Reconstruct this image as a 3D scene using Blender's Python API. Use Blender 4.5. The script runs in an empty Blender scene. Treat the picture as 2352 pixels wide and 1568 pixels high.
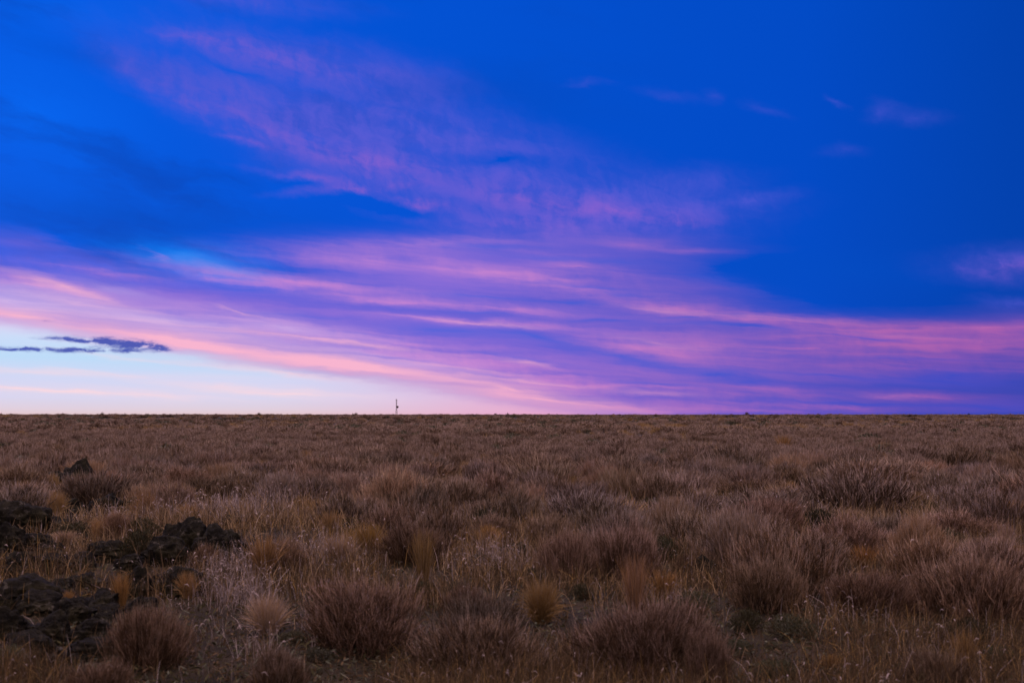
import bpy, math, random
import numpy as np
from mathutils import Vector, noise as mnoise

C = bpy.context.scene
COL = C.collection
F = 2287.0            # focal length in units of a picture 2352 wide (35 mm lens)
EYE = 1.70            # eye height, m
HZ = 951.0            # horizon row in that picture

# ------------------------------------------------------------------ camera
cam_d = bpy.data.cameras.new('camera')
cam_d.lens = 35.0
cam_d.sensor_width = 36.0
cam_d.shift_y = (HZ - 784.0) / 2352.0
cam_d.dof.use_dof = True
cam_d.dof.focus_distance = 26.0
cam_d.dof.aperture_fstop = 2.8
cam_d.clip_start = 0.05
cam_d.clip_end = 12000.0
cam = bpy.data.objects.new('camera', cam_d)
cam.location = (0, 0, EYE)
cam.rotation_euler = (math.radians(90), 0, 0)
COL.objects.link(cam)
C.camera = cam

C.view_settings.view_transform = 'Standard'
C.view_settings.look = 'None'
C.view_settings.exposure = 0.0
C.view_settings.gamma = 1.0
C.cycles.max_bounces = 4
C.cycles.diffuse_bounces = 1
C.cycles.glossy_bounces = 1
C.cycles.transmission_bounces = 1
C.cycles.transparent_max_bounces = 4
C.cycles.caustics_reflective = False
C.cycles.caustics_refractive = False

# ------------------------------------------------------------------ sky
SUN_AZ = math.radians(-48)      # left of the view, just about at the horizon
SUN_EL = math.radians(2.0)

def lin(c):
    out = []
    for v in c:
        v = v / 255.0
        out.append(v / 12.92 if v <= 0.04045 else ((v + 0.055) / 1.055) ** 2.4)
    return tuple(out)

world = bpy.data.worlds.new('World')
C.world = world
world.use_nodes = True
NT = world.node_tree
NT.nodes.clear()

def nd(kind, **kw):
    n = NT.nodes.new(kind)
    for k, v in kw.items():
        setattr(n, k, v)
    return n

def put(sock, v):
    if isinstance(v, bpy.types.NodeSocket):
        NT.links.new(v, sock)
    else:
        sock.default_value = v

def M(op, a, b=None, c=None, clamp=False):
    n = nd('ShaderNodeMath', operation=op, use_clamp=clamp)
    put(n.inputs[0], a)
    if b is not None: put(n.inputs[1], b)
    if c is not None: put(n.inputs[2], c)
    return n.outputs[0]

def smooth(x, lo, hi, a=0.0, b=1.0):
    n = nd('ShaderNodeMapRange', interpolation_type='SMOOTHSTEP')
    put(n.inputs[0], x)
    for i, v in enumerate((lo, hi, a, b)):
        put(n.inputs[i + 1], v)
    return n.outputs[0]

def mix(fac, a, b):
    n = nd('ShaderNodeMix', data_type='RGBA')
    put(n.inputs[0], fac)
    for s, v in ((n.inputs[6], a), (n.inputs[7], b)):
        put(s, v if isinstance(v, bpy.types.NodeSocket) else (*v, 1.0))
    return n.outputs[2]

def ramp(x, stops):
    n = nd('ShaderNodeValToRGB')
    e = n.color_ramp.elements
    while len(e) < len(stops):
        e.new(1.0)
    for i, (p, c) in enumerate(stops):
        e[i].position = p
        e[i].color = (*c, 1.0)
    put(n.inputs[0], x)
    return n.outputs[0]

gen = nd('ShaderNodeTexCoord').outputs['Generated']
sep = nd('ShaderNodeSeparateXYZ'); put(sep.inputs[0], gen)
gx, gy, gz = sep.outputs
az = M('ARCTAN2', gx, gy)
el = M('ARCSINE', gz)
# sky co-ordinates: degrees-like units, 1 unit = 1/F rad; u to the right from straight ahead, v up from the horizon
u_ = M('MULTIPLY', az, F)
v_ = M('MULTIPLY', el, F)
cmb = nd('ShaderNodeCombineXYZ'); put(cmb.inputs[0], u_); put(cmb.inputs[1], v_)
Q = cmb.outputs[0]

def sky_pt(x, y):
    X = (x - 1176.0) / F
    Z = (HZ - y) / F
    a = math.atan(X)
    return a * F, math.atan(Z * math.cos(a)) * F

def noise2(vec, rot, sx, sy, detail, rough=0.55, off=0.0, color=False):
    """Streaky noise: wavelength sx along a direction dipping rot degrees to the right, sy across it."""
    m = nd('ShaderNodeMapping', vector_type='TEXTURE')
    put(m.inputs[0], vec)
    m.inputs[1].default_value = (off * 977.0, off * 613.0, 0)
    m.inputs[2].default_value = (0, 0, math.radians(-rot))
    m.inputs[3].default_value = (sx, sy, 1)
    n = nd('ShaderNodeTexNoise', noise_dimensions='2D')
    put(n.inputs['Vector'], m.outputs[0])
    n.inputs['Scale'].default_value = 1.0
    n.inputs['Detail'].default_value = detail
    n.inputs['Roughness'].default_value = rough
    return n.outputs[1] if color else n.outputs[0]

def warp(vec, amps, rot, sx, sy, detail, off):
    col = noise2(vec, rot, sx, sy, detail, 0.6, off, True)
    s = nd('ShaderNodeVectorMath', operation='SUBTRACT')
    put(s.inputs[0], col); s.inputs[1].default_value = (0.5, 0.5, 0.5)
    m = nd('ShaderNodeVectorMath', operation='MULTIPLY')
    put(m.inputs[0], s.outputs[0]); m.inputs[1].default_value = (amps[0], amps[1], 0)
    a = nd('ShaderNodeVectorMath', operation='ADD')
    put(a.inputs[0], vec); put(a.inputs[1], m.outputs[0])
    return a.outputs[0]

def strokes(vec, items, acc=0.0):
    """Sum of soft elliptical cloud banks (x, y, half length, half width, dip in degrees, amount)."""
    for (x, y, L, W, dip, amt) in items:
        cu, cv = sky_pt(x, y)
        k = math.cos(cu / F)
        m = nd('ShaderNodeMapping', vector_type='TEXTURE')
        put(m.inputs[0], vec)
        m.inputs[1].default_value = (cu, cv, 0)
        m.inputs[2].default_value = (0, 0, math.radians(-dip))
        m.inputs[3].default_value = (L * k, W * k, 1)
        g = nd('ShaderNodeTexGradient', gradient_type='QUADRATIC_SPHERE')
        put(g.inputs[0], m.outputs[0])
        acc = M('MULTIPLY_ADD', g.outputs[1], amt, acc)
    return acc

# warped co-ordinates and streak textures shared by the cloud layers
Qs = warp(Q, (170, 24), 5, 420, 60, 5, 1.0)
Qs = warp(Qs, (70, 13), 6, 110, 22, 4, 1.5)       # drawn-out wisps of the low band
Qr = warp(Q, (90, 60), 14, 190, 90, 7, 2.0)      # ragged upper cloud
Qd = warp(Q, (46, 11), 0, 46, 16, 6, 3.0)         # small ragged dark cloud
streak = noise2(Qs, 5, 620, 34, 5, 0.55, 4.0)
streak2 = noise2(Qs, 3, 300, 13, 4, 0.55, 5.0)
ragged = noise2(Qr, 16, 190, 60, 6, 0.62, 6.0)
big = noise2(Q, 10, 700, 300, 2, 0.5, 7.0)
st = smooth(M('MULTIPLY_ADD', streak2, 0.33, M('MULTIPLY', streak, 0.67)), 0.33, 0.66)
ripple = noise2(Qr, 80, 70, 26, 3, 0.55, 8.0)
rg = smooth(M('MULTIPLY_ADD', ripple, 0.30, M('MULTIPLY', ragged, 0.70)), 0.34, 0.66)

# clear blue air, brighter towards the set sun on the left
a01 = M('MULTIPLY_ADD', az, 1.0 / 1.6, 0.5)        # -0.8..0.8 rad -> 0..1
col = ramp(a01, [(0.0, lin((0, 96, 236))), (0.22, lin((0, 92, 229))), (0.38, lin((0, 84, 216))),
                 (0.55, lin((0, 79, 207))), (0.68, lin((0, 75, 199))), (0.79, lin((0, 66, 176))), (1.0, lin((0, 62, 166)))])
col = mix(M('MULTIPLY', strokes(Qr, [(90, 260, 360, 150, 10, .6), (150, 20, 420, 90, 0, .25), (480, 640, 420, 90, 4, .6)]), 1.0, clamp=True), col, lin((0, 108, 250)))
col = mix(strokes(Qr, [(330, 500, 760, 95, 2, .8), (250, 140, 420, 50, 6, .45), (1250, 250, 500, 160, 10, .3), (330, 380, 300, 60, 20, .4), (1950, 620, 500, 90, 4, .5)]), col, lin((0, 76, 196)))
col = mix(strokes(Qs, [(430, 596, 330, 66, 5, 1.1), (540, 622, 220, 36, 6, .7)]), col, lin((16, 130, 243)))
mot = noise2(Qr, 8, 620, 150, 5, 0.6, 12.0)
col = mix(M('MULTIPLY', smooth(mot, 0.44, 0.72), M('MULTIPLY', smooth(u_, 700.0, -900.0), 0.75)), col, lin((4, 72, 190)))

# violet veil of the upper cloud
up = strokes(Qr, [(650, 130, 480, 85, 8, .9), (480, 95, 210, 45, 5, .5), (560, -5, 420, 50, 2, .7), (860, 160, 380, 80, 10, .5), (340, 170, 190, 40, 16, .7), (430, 225, 260, 60, 24, .7),
                  (620, 260, 560, 130, 18, 1.1), (880, 300, 620, 190, 12, 1.1), (900, 400, 500, 105, 8, .9),
                  (1250, 445, 620, 120, 7, 1.0), (1480, 470, 440, 85, 2, .9), (1720, 462, 170, 34, -8, .7), (1120, 320, 520, 90, 12, .6),
                  (1600, 415, 250, 52, 0, .5), (1320, 520, 560, 70, 3, 1.0), (1050, 505, 300, 40, 4, .6), (1540, 215, 130, 22, 8, .27), (1645, 215, 40, 24, 10, .26), (1765, 250, 90, 22, 18, .27),
                  (1925, 236, 55, 14, 30, .4), (2030, 265, 60, 40, 0, .4), (2110, 272, 110, 38, 8, .36), (1925, 352, 90, 28, 4, .36),
                  (2310, 608, 260, 66, 5, .75), (1350, 195, 90, 14, 2, .25), (2330, 690, 160, 30, 2, .5),
                  (290, 420, 420, 85, 33, -1.6), (600, 480, 330, 40, 6, -.9), (850, 466, 260, 24, 9, -1.4), (1150, 372, 210, 30, 3, -.9), (560, 172, 300, 22, 13, -.6), (640, 540, 620, 40, -2, -.8)])
up_m = M('MULTIPLY', M('MULTIPLY', up, 1.0, clamp=True), M('MULTIPLY_ADD', rg, 0.75, 0.42))
col = mix(M('MULTIPLY', up_m, 0.86, clamp=True), col, lin((84, 91, 214)))
up_p = strokes(Qr, [(850, 375, 270, 52, 4, .75), (820, 432, 260, 20, -6, .8), (960, 462, 190, 18, 10, .8), (1210, 452, 330, 55, 7, .6), (720, 412, 220, 16, 6, .5),
                    (560, 330, 150, 14, 10, .5), (450, 90, 150, 26, 6, .4), (1420, 485, 380, 50, 4, .7), (1250, 520, 380, 40, 3, .5), (620, 130, 340, 50, 8, .35), (640, 300, 420, 70, 12, .35), (1560, 505, 130, 20, 8, .6), (2320, 615, 170, 36, 5, .6)])
col = mix(M('MULTIPLY', M('MULTIPLY', up_p, M('MULTIPLY_ADD', rg, 0.95, 0.2)), 0.8, clamp=True), col, lin((150, 100, 207)))

# low band of drawn-out cloud
dim = smooth(u_, -300.0, 1080.0)                                  # dimmer away from the glow
vio = mix(dim, lin((124, 104, 217)), lin((90, 77, 184)))
band = strokes(Qs, [(300, 690, 900, 120, 4, 1.3), (60, 560, 300, 50, 6, .55), (1000, 640, 620, 130, 3, 1.2), (1250, 600, 560, 110, 3, .9), (1450, 560, 420, 70, 5, .7),
                    (1500, 760, 800, 130, 5, 1.4), (2000, 830, 900, 130, 2, 1.5), (1500, 900, 900, 90, 3, 1.3), (2350, 745, 420, 80, 3, .9), (1100, 800, 800, 120, 7, 1.3),
                    (700, 740, 700, 100, 7, 1.0), (2250, 930, 700, 60, 0, 1.0), (1560, 650, 330, 70, 12, .8),
                    (440, 596, 400, 62, 5, -2.2), (2000, 640, 560, 75, 4, -.9)])
col = mix(M('MULTIPLY', M('MULTIPLY', band, 1.0, clamp=True), M('MULTIPLY_ADD', st, 0.25, 0.78), clamp=True), col, vio)

pink = mix(dim, lin((203, 136, 213)), lin((168, 95, 176)))
pk = strokes(Qs, [(2150, 850, 520, 26, 2, .6), (1900, 865, 420, 16, 3, .6), (2000, 935, 480, 14, 1, .6), (1720, 945, 480, 18, 1, .6), (1000, 560, 520, 44, -3, .6), (850, 600, 480, 50, 3, .75), (1150, 628, 400, 36, 4, .7), (1445, 562, 200, 22, 5, .4), (1600, 577, 150, 13, 3, .35), (1350, 612, 260, 44, 14, .75),
                  (1275, 657, 260, 36, 10, .6), (1560, 708, 330, 46, 8, 1.0), (1826, 736, 420, 22, 4, 1.0), (2025, 766, 500, 36, 5, .9), (2230, 752, 300, 26, 2, .8), (1490, 803, 320, 40, 9, 1.0), (1560, 785, 210, 24, 8, .7),
                  (1225, 742, 200, 16, 5, .8), (1390, 890, 440, 36, 5, 1.0), (1670, 910, 230, 22, 6, .8), (1800, 900, 220, 30, 8, .7), (2090, 907, 260, 22, 3, .9), (1900, 800, 880, 95, 3, .95), (2250, 770, 420, 60, 2, .6), (1500, 860, 700, 70, 5, .4), (1300, 655, 560, 90, 4, .35),
                  (700, 650, 620, 44, 5, .9), (220, 622, 430, 26, 5, .8), (60, 650, 300, 46, 8, .8), (900, 697, 420, 26, 4, .9), (1180, 712, 360, 20, 3, .8), (1050, 738, 420, 16, 4, .9), (1400, 750, 340, 18, 6, .6),
                  (600, 740, 900, 70, 7, .8), (900, 800, 700, 50, 7, .8), (1100, 850, 620, 50, 7, .9), (1420, 936, 520, 30, 1, 1.0), (1850, 930, 700, 22, 1, .45), (2250, 800, 400, 60, 2, .4), (350, 585, 60, 9, 22, .4), (520, 640, 300, 26, 6, .4)])
fe = M('MULTIPLY_ADD', rg, 0.28, M('MULTIPLY', st, 0.72))
col = mix(M('MULTIPLY', M('MULTIPLY', pk, 1.0, clamp=True), M('MULTIPLY_ADD', fe, 0.92, 0.20), clamp=True), col, pink)

# lavender brightening over the glow
lav = strokes(Qs, [(40, 695, 480, 75, 8, 1.3), (320, 725, 460, 50, 9, 1.0), (640, 750, 480, 55, 8, .7), (600, 800, 500, 50, 8, .6), (900, 830, 460, 40, 8, .5), (250, 660, 260, 30, 8, .4)])
col = mix(M('MULTIPLY', lav, M('MULTIPLY_ADD', st, 0.4, 0.55), clamp=True), col, lin((206, 183, 240)))

# blue gaps between the streaks
gap = strokes(Qs, [(1900, 862, 460, 20, 3, .7), (2120, 825, 300, 12, 2, .5), (1560, 745, 240, 9, 3, .5), (1980, 925, 420, 14, 1, .7), (1500, 882, 240, 10, 4, .5), (2200, 880, 360, 26, 1, .6), (1350, 660, 260, 12, 6, .5), (1250, 590, 260, 14, 3, .5), (1010, 757, 260, 22, 3, 1.0), (1225, 775, 190, 28, 9, .9), (1450, 826, 260, 24, 9, 1.0), (1630, 860, 220, 24, 6, .8), (1740, 878, 180, 14, 4, .7), (1180, 822, 260, 12, 8, .5),
                   (1720, 750, 190, 15, 5, 1.0), (1380, 733, 150, 7, 2, .8), (1570, 730, 90, 5, 1, .6), (1990, 777, 170, 10, 5, .7), (1440, 677, 110, 9, 3, .5), (1345, 698, 110, 8, 3, .6), (1440, 600, 200, 14, 4, .4), (1120, 565, 220, 16, 0, .6),
                   (330, 628, 300, 16, 5, .7), (600, 668, 300, 12, 5, .4), (2190, 862, 330, 34, 0, .7), (2300, 935, 300, 26, 0, .7), (1090, 683, 330, 9, 3, .6), (1080, 720, 200, 5, 2, .5), (760, 727, 260, 16, 3, .5), (930, 825, 190, 7, 5, .6), (1080, 858, 150, 6, 5, .5), (1640, 640, 160, 40, 20, .5)])
col = mix(M('MULTIPLY', M('MULTIPLY', gap, 1.25, clamp=True), M('MULTIPLY_ADD', st, -0.35, 1.05), clamp=True), col, mix(dim, lin((72, 98, 220)), lin((62, 76, 196))))

# pale glow low on the left, under the slanting edge of the band
s2 = nd('ShaderNodeSeparateXYZ'); put(s2.inputs[0], Qs)
u0, v0 = sky_pt(0, 742); u1, v1 = sky_pt(1330, 951)
slope = (v1 - v0) / (u1 - u0)
under = M('SUBTRACT', M('MULTIPLY_ADD', s2.outputs[0], slope, v0 - slope * u0), s2.outputs[1])   # >0 below the edge
gm = smooth(under, -34.0, 16.0)
v01 = M('DIVIDE', v_, 400.0, clamp=True)
glow = ramp(v01, [(0.0, lin((230, 202, 208))), (0.03, lin((226, 209, 224))), (0.09, lin((218, 215, 241))), (0.19, lin((212, 217, 247))), (0.30, lin((190, 221, 251))),
                  (0.40, lin((204, 222, 251))), (0.5, lin((222, 208, 244))), (0.6, lin((205, 186, 240)))])
glow = mix(smooth(u_, -620.0, 260.0), glow, mix(v01, lin((234, 165, 206)), lin((196, 196, 244))))
wisp = strokes(Qs, [(330, 902, 560, 26, 2, .8), (680, 905, 380, 26, 4, .9), (650, 857, 320, 14, 7, 1.0), (300, 858, 460, 14, 2, .7), (520, 885, 320, 14, 4, .6), (90, 893, 340, 12, 2, .8), (330, 822, 320, 9, 6, .7), (60, 850, 300, 14, 2, .6)])
glow = mix(M('MULTIPLY', wisp, M('MULTIPLY_ADD', st, 0.8, 0.2), clamp=True), glow, lin((253, 218, 226)))
col = mix(gm, col, glow)

# salmon-pink lit edges
edge = strokes(Qs, [(60, 728, 420, 50, 8, 1.0), (420, 786, 420, 62, 9, 1.25), (760, 836, 480, 52, 8, 1.15), (1130, 890, 500, 42, 8, 1.0), (1280, 922, 520, 30, 6, .75), (200, 700, 380, 40, 8, .4), (650, 772, 380, 12, 6, .75), (850, 795, 300, 9, 6, .6),
                    (130, 655, 330, 20, 13, .7), (1800, 732, 380, 13, 4, .35), (2080, 770, 300, 10, 5, .3), (2240, 752, 180, 8, 1, .3), (1530, 788, 170, 18, 9, .35), (1540, 714, 160, 12, 8, .4), (1500, 905, 200, 10, 4, .6), (1200, 835, 130, 12, 8, .6),
                    (1220, 876, 300, 9, 5, .6), (1100, 742, 300, 6, 4, .5), (560, 715, 100, 7, 14, .5), (2060, 908, 180, 9, 3, .35), (1060, 845, 300, 9, 7, .5)])
col = mix(M('MULTIPLY', edge, M('MULTIPLY_ADD', st, 0.4, 0.66), clamp=True), col, mix(dim, lin((250, 182, 210)), lin((216, 122, 184))))

# small dark cloud low on the left
dk = strokes(Qd, [(280, 789, 190, 24, 4, 2.6), (190, 782, 200, 13, 3, 2.0), (210, 804, 240, 12, 0, 2.0), (40, 801, 170, 12, 1, 2.4), (95, 735, 50, 9, 4, 1.0), (345, 794, 75, 20, 7, 1.6)])
dn = noise2(Qd, 3, 40, 12, 4, 0.6, 9.0)
col = mix(M('MULTIPLY', smooth(M('MULTIPLY', dk, M('MULTIPLY_ADD', dn, 1.9, -0.45)), 0.10, 1.05), 0.95), col, lin((62, 80, 178)))

# made-up cloud sheet out of view overhead and behind, bright to top-light the ground
OVER = (3.15, 2.30, 2.70)
cover = M('MAXIMUM', smooth(v_, 1000.0, 2300.0), smooth(M('ABSOLUTE', az), 0.95, 1.9))
ov = mix(big, tuple(0.8 * c for c in OVER), tuple(1.2 * c for c in OVER))
low = smooth(v_, 600.0, 3300.0)
ov = mix(low, (0.17, 0.12, 0.16), ov)
col = mix(cover, col, ov)

nish = nd('ShaderNodeTexSky', sky_type='NISHITA', sun_disc=False)
nish.sun_elevation = SUN_EL
nish.sun_rotation = SUN_AZ
bg1 = nd('ShaderNodeBackground'); put(bg1.inputs[0], col); bg1.inputs[1].default_value = 1.0
bg2 = nd('ShaderNodeBackground'); put(bg2.inputs[0], nish.outputs[0]); bg2.inputs[1].default_value = 0.05
bgm = nd('ShaderNodeMixShader'); bgm.inputs[0].default_value = 0.0
NISH_ADD = 0.02
bgm.inputs[0].default_value = NISH_ADD
NT.links.new(bg1.outputs[0], bgm.inputs[1]); NT.links.new(bg2.outputs[0], bgm.inputs[2])
wo = nd('ShaderNodeOutputWorld'); NT.links.new(bgm.outputs[0], wo.inputs[0])
world.cycles.sampling_method = 'MANUAL'
world.cycles.sample_map_resolution = 512

# ------------------------------------------------------------------ sun: the afterglow, broad and weak
sun_d = bpy.data.lights.new('sun', 'SUN')
sun_d.energy = 0.25
sun_d.angle = math.radians(40)
sun_d.color = (1.0, 0.74, 0.66)
sun = bpy.data.objects.new('sun', sun_d)
sd = Vector((math.sin(SUN_AZ) * math.cos(math.radians(14)), math.cos(SUN_AZ) * math.cos(math.radians(14)), math.sin(math.radians(14))))
sun.rotation_euler = sd.to_track_quat('Z', 'Y').to_euler()
sun.location = (-60, 60, 40)
COL.objects.link(sun)

# ------------------------------------------------------------------ helpers
RNG = np.random.default_rng(11)
TAU = 2 * math.pi

def at(x, y, z=0.0):
    """Ground point seen at (x, y) of the 2352-wide picture from the eye height."""
    Y = (EYE - z) * F / (y - HZ)
    return (x - 1176.0) / F * Y, Y

def vnoise(x, y, seed=0):
    """Smooth value noise, vectorised, 0..1."""
    xi = np.floor(x).astype(np.int64); yi = np.floor(y).astype(np.int64)
    fx = x - xi; fy = y - yi
    fx = fx * fx * (3 - 2 * fx); fy = fy * fy * (3 - 2 * fy)
    def h(a, b):
        n = (a * 374761393 + b * 668265263 + seed * 1442695041) & 0xFFFFFFFF
        n = ((n ^ (n >> 13)) * 1274126177) & 0xFFFFFFFF
        return ((n ^ (n >> 16)) & 0xFFFF) / 65535.0
    return (h(xi, yi) * (1 - fx) + h(xi + 1, yi) * fx) * (1 - fy) + (h(xi, yi + 1) * (1 - fx) + h(xi + 1, yi + 1) * fx) * fy

def fbm(x, y, seed=0, octv=4):
    s = 0.0; a = 0.5; t = 0.0
    for o in range(octv):
        s = s + a * vnoise(x * 2 ** o + 17.3 * o, y * 2 ** o - 9.1 * o, seed + o); t += a; a *= 0.5
    return s / t

def ground_z(x, y):
    x = np.asarray(x, float); y = np.asarray(y, float)
    d = np.hypot(x, y)
    near = np.clip(1.0 - d / 90.0, 0.0, 1.0)
    z = (fbm(x / 3.1, y / 3.1, 3, 4) - 0.5) * 0.16 * near
    z = z + (fbm(x / 60.0, y / 60.0, 9, 3) - 0.5) * 0.35 * np.clip((d - 25.0) / 120.0, 0.0, 1.0)
    # the plain lifts almost to eye height about 300 m off, then drops away again
    up = np.clip((d - 60.0) / 250.0, 0.0, 1.0); dn = np.clip((d - 330.0) / 500.0, 0.0, 1.0)
    z = z + 1.10 * up * up * (3 - 2 * up) - 1.3 * dn * dn * (3 - 2 * dn)
    # low lava swell on the left
    z = z + 0.10 * np.exp(-(((x + 4.2) / 2.0) ** 2 + ((y - 9.0) / 4.5) ** 2))
    return z

def gz(x, y):
    return float(ground_z(np.array([x]), np.array([y]))[0])

def mesh_np(name, co, quads, mats, mat_idx=None, smooth_=False, tris=None):
    me = bpy.data.meshes.new(name)
    co = np.asarray(co, np.float32)
    me.vertices.add(len(co)); me.vertices.foreach_set('co', co.ravel())
    loops = []; starts = []; n = 0
    if quads is not None and len(quads):
        q = np.asarray(quads, np.int32); loops.append(q.ravel()); starts.append(np.arange(len(q), dtype=np.int32) * 4); n += len(q) * 4
    if tris is not None and len(tris):
        t = np.asarray(tris, np.int32); loops.append(t.ravel()); starts.append(n + np.arange(len(t), dtype=np.int32) * 3)
    loops = np.concatenate(loops); starts = np.concatenate(starts)
    me.loops.add(len(loops)); me.loops.foreach_set('vertex_index', loops)
    me.polygons.add(len(starts)); me.polygons.foreach_set('loop_start', starts)
    for m in mats: me.materials.append(m)
    if mat_idx is not None: me.polygons.foreach_set('material_index', np.asarray(mat_idx, np.int32))
    if smooth_: me.polygons.foreach_set('use_smooth', np.ones(len(starts), bool))
    me.update(calc_edges=True)
    return me

def link(name, data, parent=None, loc=None, rz=0.0, scale=None):
    o = bpy.data.objects.new(name, data)
    COL.objects.link(o)
    if parent: o.parent = parent
    if loc is not None: o.location = loc
    o.rotation_euler.z = rz
    if scale is not None: o.scale = scale
    return o

def tag(o, label=None, cat=None, group=None, kind=None):
    if label: o['label'] = label
    if cat: o['category'] = cat
    if group: o['group'] = group
    if kind: o['kind'] = kind
    return o

def norm(v):
    return v / np.maximum(np.linalg.norm(v, axis=-1, keepdims=True), 1e-9)

class Ribbons:
    """Collects thin curved ribbons (twigs, blades) into one mesh; each ribbon has its own material slot."""
    def __init__(self): self.co = []; self.q = []; self.mi = []; self.n = 0
    def add(self, pts, widths, rng, mi=0):
        # pts: list of K arrays (N,3); widths: K numbers or arrays
        K = len(pts); N = len(pts[0])
        a = rng.uniform(0, TAU, N)
        t = norm(pts[-1] - pts[0])
        r = np.stack([np.cos(a), np.sin(a), np.zeros(N)], 1)
        side = norm(np.cross(t, r) + 1e-6)
        V = np.zeros((N, K, 2, 3))
        for k in range(K):
            w = np.asarray(widths[k]).reshape(-1, 1) * 0.5
            V[:, k, 0] = pts[k] - side * w; V[:, k, 1] = pts[k] + side * w
        base = self.n + np.arange(N)[:, None] * (2 * K)
        for k in range(K - 1):
            self.q.append(np.concatenate([base + 2 * k, base + 2 * k + 1, base + 2 * k + 3, base + 2 * k + 2], 1))
            m_ = mi[k] if isinstance(mi, list) else mi
            self.mi.append(np.full(N, m_) if np.isscalar(m_) else m_)
        self.co.append(V.reshape(-1, 3)); self.n += N * K * 2
    def mesh(self, name, mats):
        return mesh_np(name, np.concatenate(self.co), np.concatenate(self.q), mats, np.concatenate(self.mi))

# ------------------------------------------------------------------ materials
def new_mat(name):
    m = bpy.data.materials.new(name); m.use_nodes = True
    nt = m.node_tree
    b = nt.nodes['Principled BSDF']
    b.inputs['Roughness'].default_value = 0.9
    b.inputs['Specular IOR Level'].default_value = 0.15
    return m, nt, b

def plant_mat(name, cols, transl=0.0):
    """Dry stems: base colour picked between a few tones by the plant's own random number and a patchy noise, tinted by the object colour."""
    m, nt, b = new_mat(name)
    oi = nt.nodes.new('ShaderNodeObjectInfo')
    tc = nt.nodes.new('ShaderNodeTexCoord')
    nz = nt.nodes.new('ShaderNodeTexNoise'); nz.inputs['Scale'].default_value = 9.0; nz.inputs['Detail'].default_value = 3
    nt.links.new(tc.outputs['Object'], nz.inputs['Vector'])
    add = nt.nodes.new('ShaderNodeMath'); add.operation = 'MULTIPLY_ADD'
    nt.links.new(nz.outputs[0], add.inputs[0]); add.inputs[1].default_value = 0.7
    r2 = nt.nodes.new('ShaderNodeMath'); r2.operation = 'MULTIPLY_ADD'
    nt.links.new(oi.outputs['Random'], r2.inputs[0]); r2.inputs[1].default_value = 0.6; r2.inputs[2].default_value = -0.15
    nt.links.new(r2.outputs[0], add.inputs[2])
    rp = nt.nodes.new('ShaderNodeValToRGB')
    e = rp.color_ramp.elements
    while len(e) < len(cols): e.new(1.0)
    for i, c in enumerate(cols):
        e[i].position = i / (len(cols) - 1); e[i].color = (*c, 1)
    nt.links.new(add.outputs[0], rp.inputs[0])
    mx = nt.nodes.new('ShaderNodeMix'); mx.data_type = 'RGBA'; mx.blend_type = 'MULTIPLY'; mx.inputs[0].default_value = 1.0
    nt.links.new(rp.outputs[0], mx.inputs[6]); nt.links.new(oi.outputs['Color'], mx.inputs[7])
    nt.links.new(mx.outputs[2], b.inputs['Base Color'])
    return m

M_PLUM = plant_mat('plum_twig', [(0.290, 0.197, 0.138), (0.355, 0.248, 0.180), (0.320, 0.210, 0.120), (0.420, 0.305, 0.235)])
M_PLUM2 = plant_mat('dull_plum_twig', [(0.105, 0.066, 0.034), (0.135, 0.085, 0.048), (0.165, 0.105, 0.064)])  # old wood, darkened further to paint the shade low in the crown
M_RUST = plant_mat('rust_twig', [(0.27, 0.170, 0.092), (0.34, 0.220, 0.128), (0.33, 0.218, 0.145)])
M_RUST2 = plant_mat('dull_rust_twig', [(0.105, 0.066, 0.034), (0.135, 0.086, 0.045)])  # rust version, likewise darkened beyond old wood as painted shade
M_TIP = plant_mat('pale_twig_tip', [(0.40, 0.30, 0.215), (0.47, 0.36, 0.28), (0.42, 0.31, 0.19)])
M_WOOD = plant_mat('dark_branch', [(0.055, 0.040, 0.022), (0.085, 0.060, 0.034)])
M_SEED = plant_mat('seed_head', [(0.42, 0.33, 0.30), (0.52, 0.42, 0.42)])
M_GOLD = plant_mat('golden_blade', [(0.30, 0.180, 0.050), (0.37, 0.23, 0.075), (0.30, 0.20, 0.085)])
M_STRAW = plant_mat('straw_blade', [(0.33, 0.225, 0.110), (0.40, 0.28, 0.150), (0.29, 0.19, 0.088)])
M_PALE = plant_mat('pale_blade', [(0.34, 0.275, 0.235), (0.44, 0.36, 0.33)])
M_TAN = plant_mat('brown_blade', [(0.16, 0.100, 0.046), (0.21, 0.135, 0.064)])
M_DIM = plant_mat('dimmed_blade', [(0.075, 0.048, 0.022), (0.11, 0.072, 0.034)])  # dark blades that paint the near ground dimmer; litter uses them too
M_SAGE = plant_mat('sage_leaf', [(0.080, 0.085, 0.050), (0.115, 0.118, 0.075), (0.17, 0.17, 0.13)])
M_OLIVE = plant_mat('olive_leaf', [(0.050, 0.046, 0.018), (0.085, 0.076, 0.030)])

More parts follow.
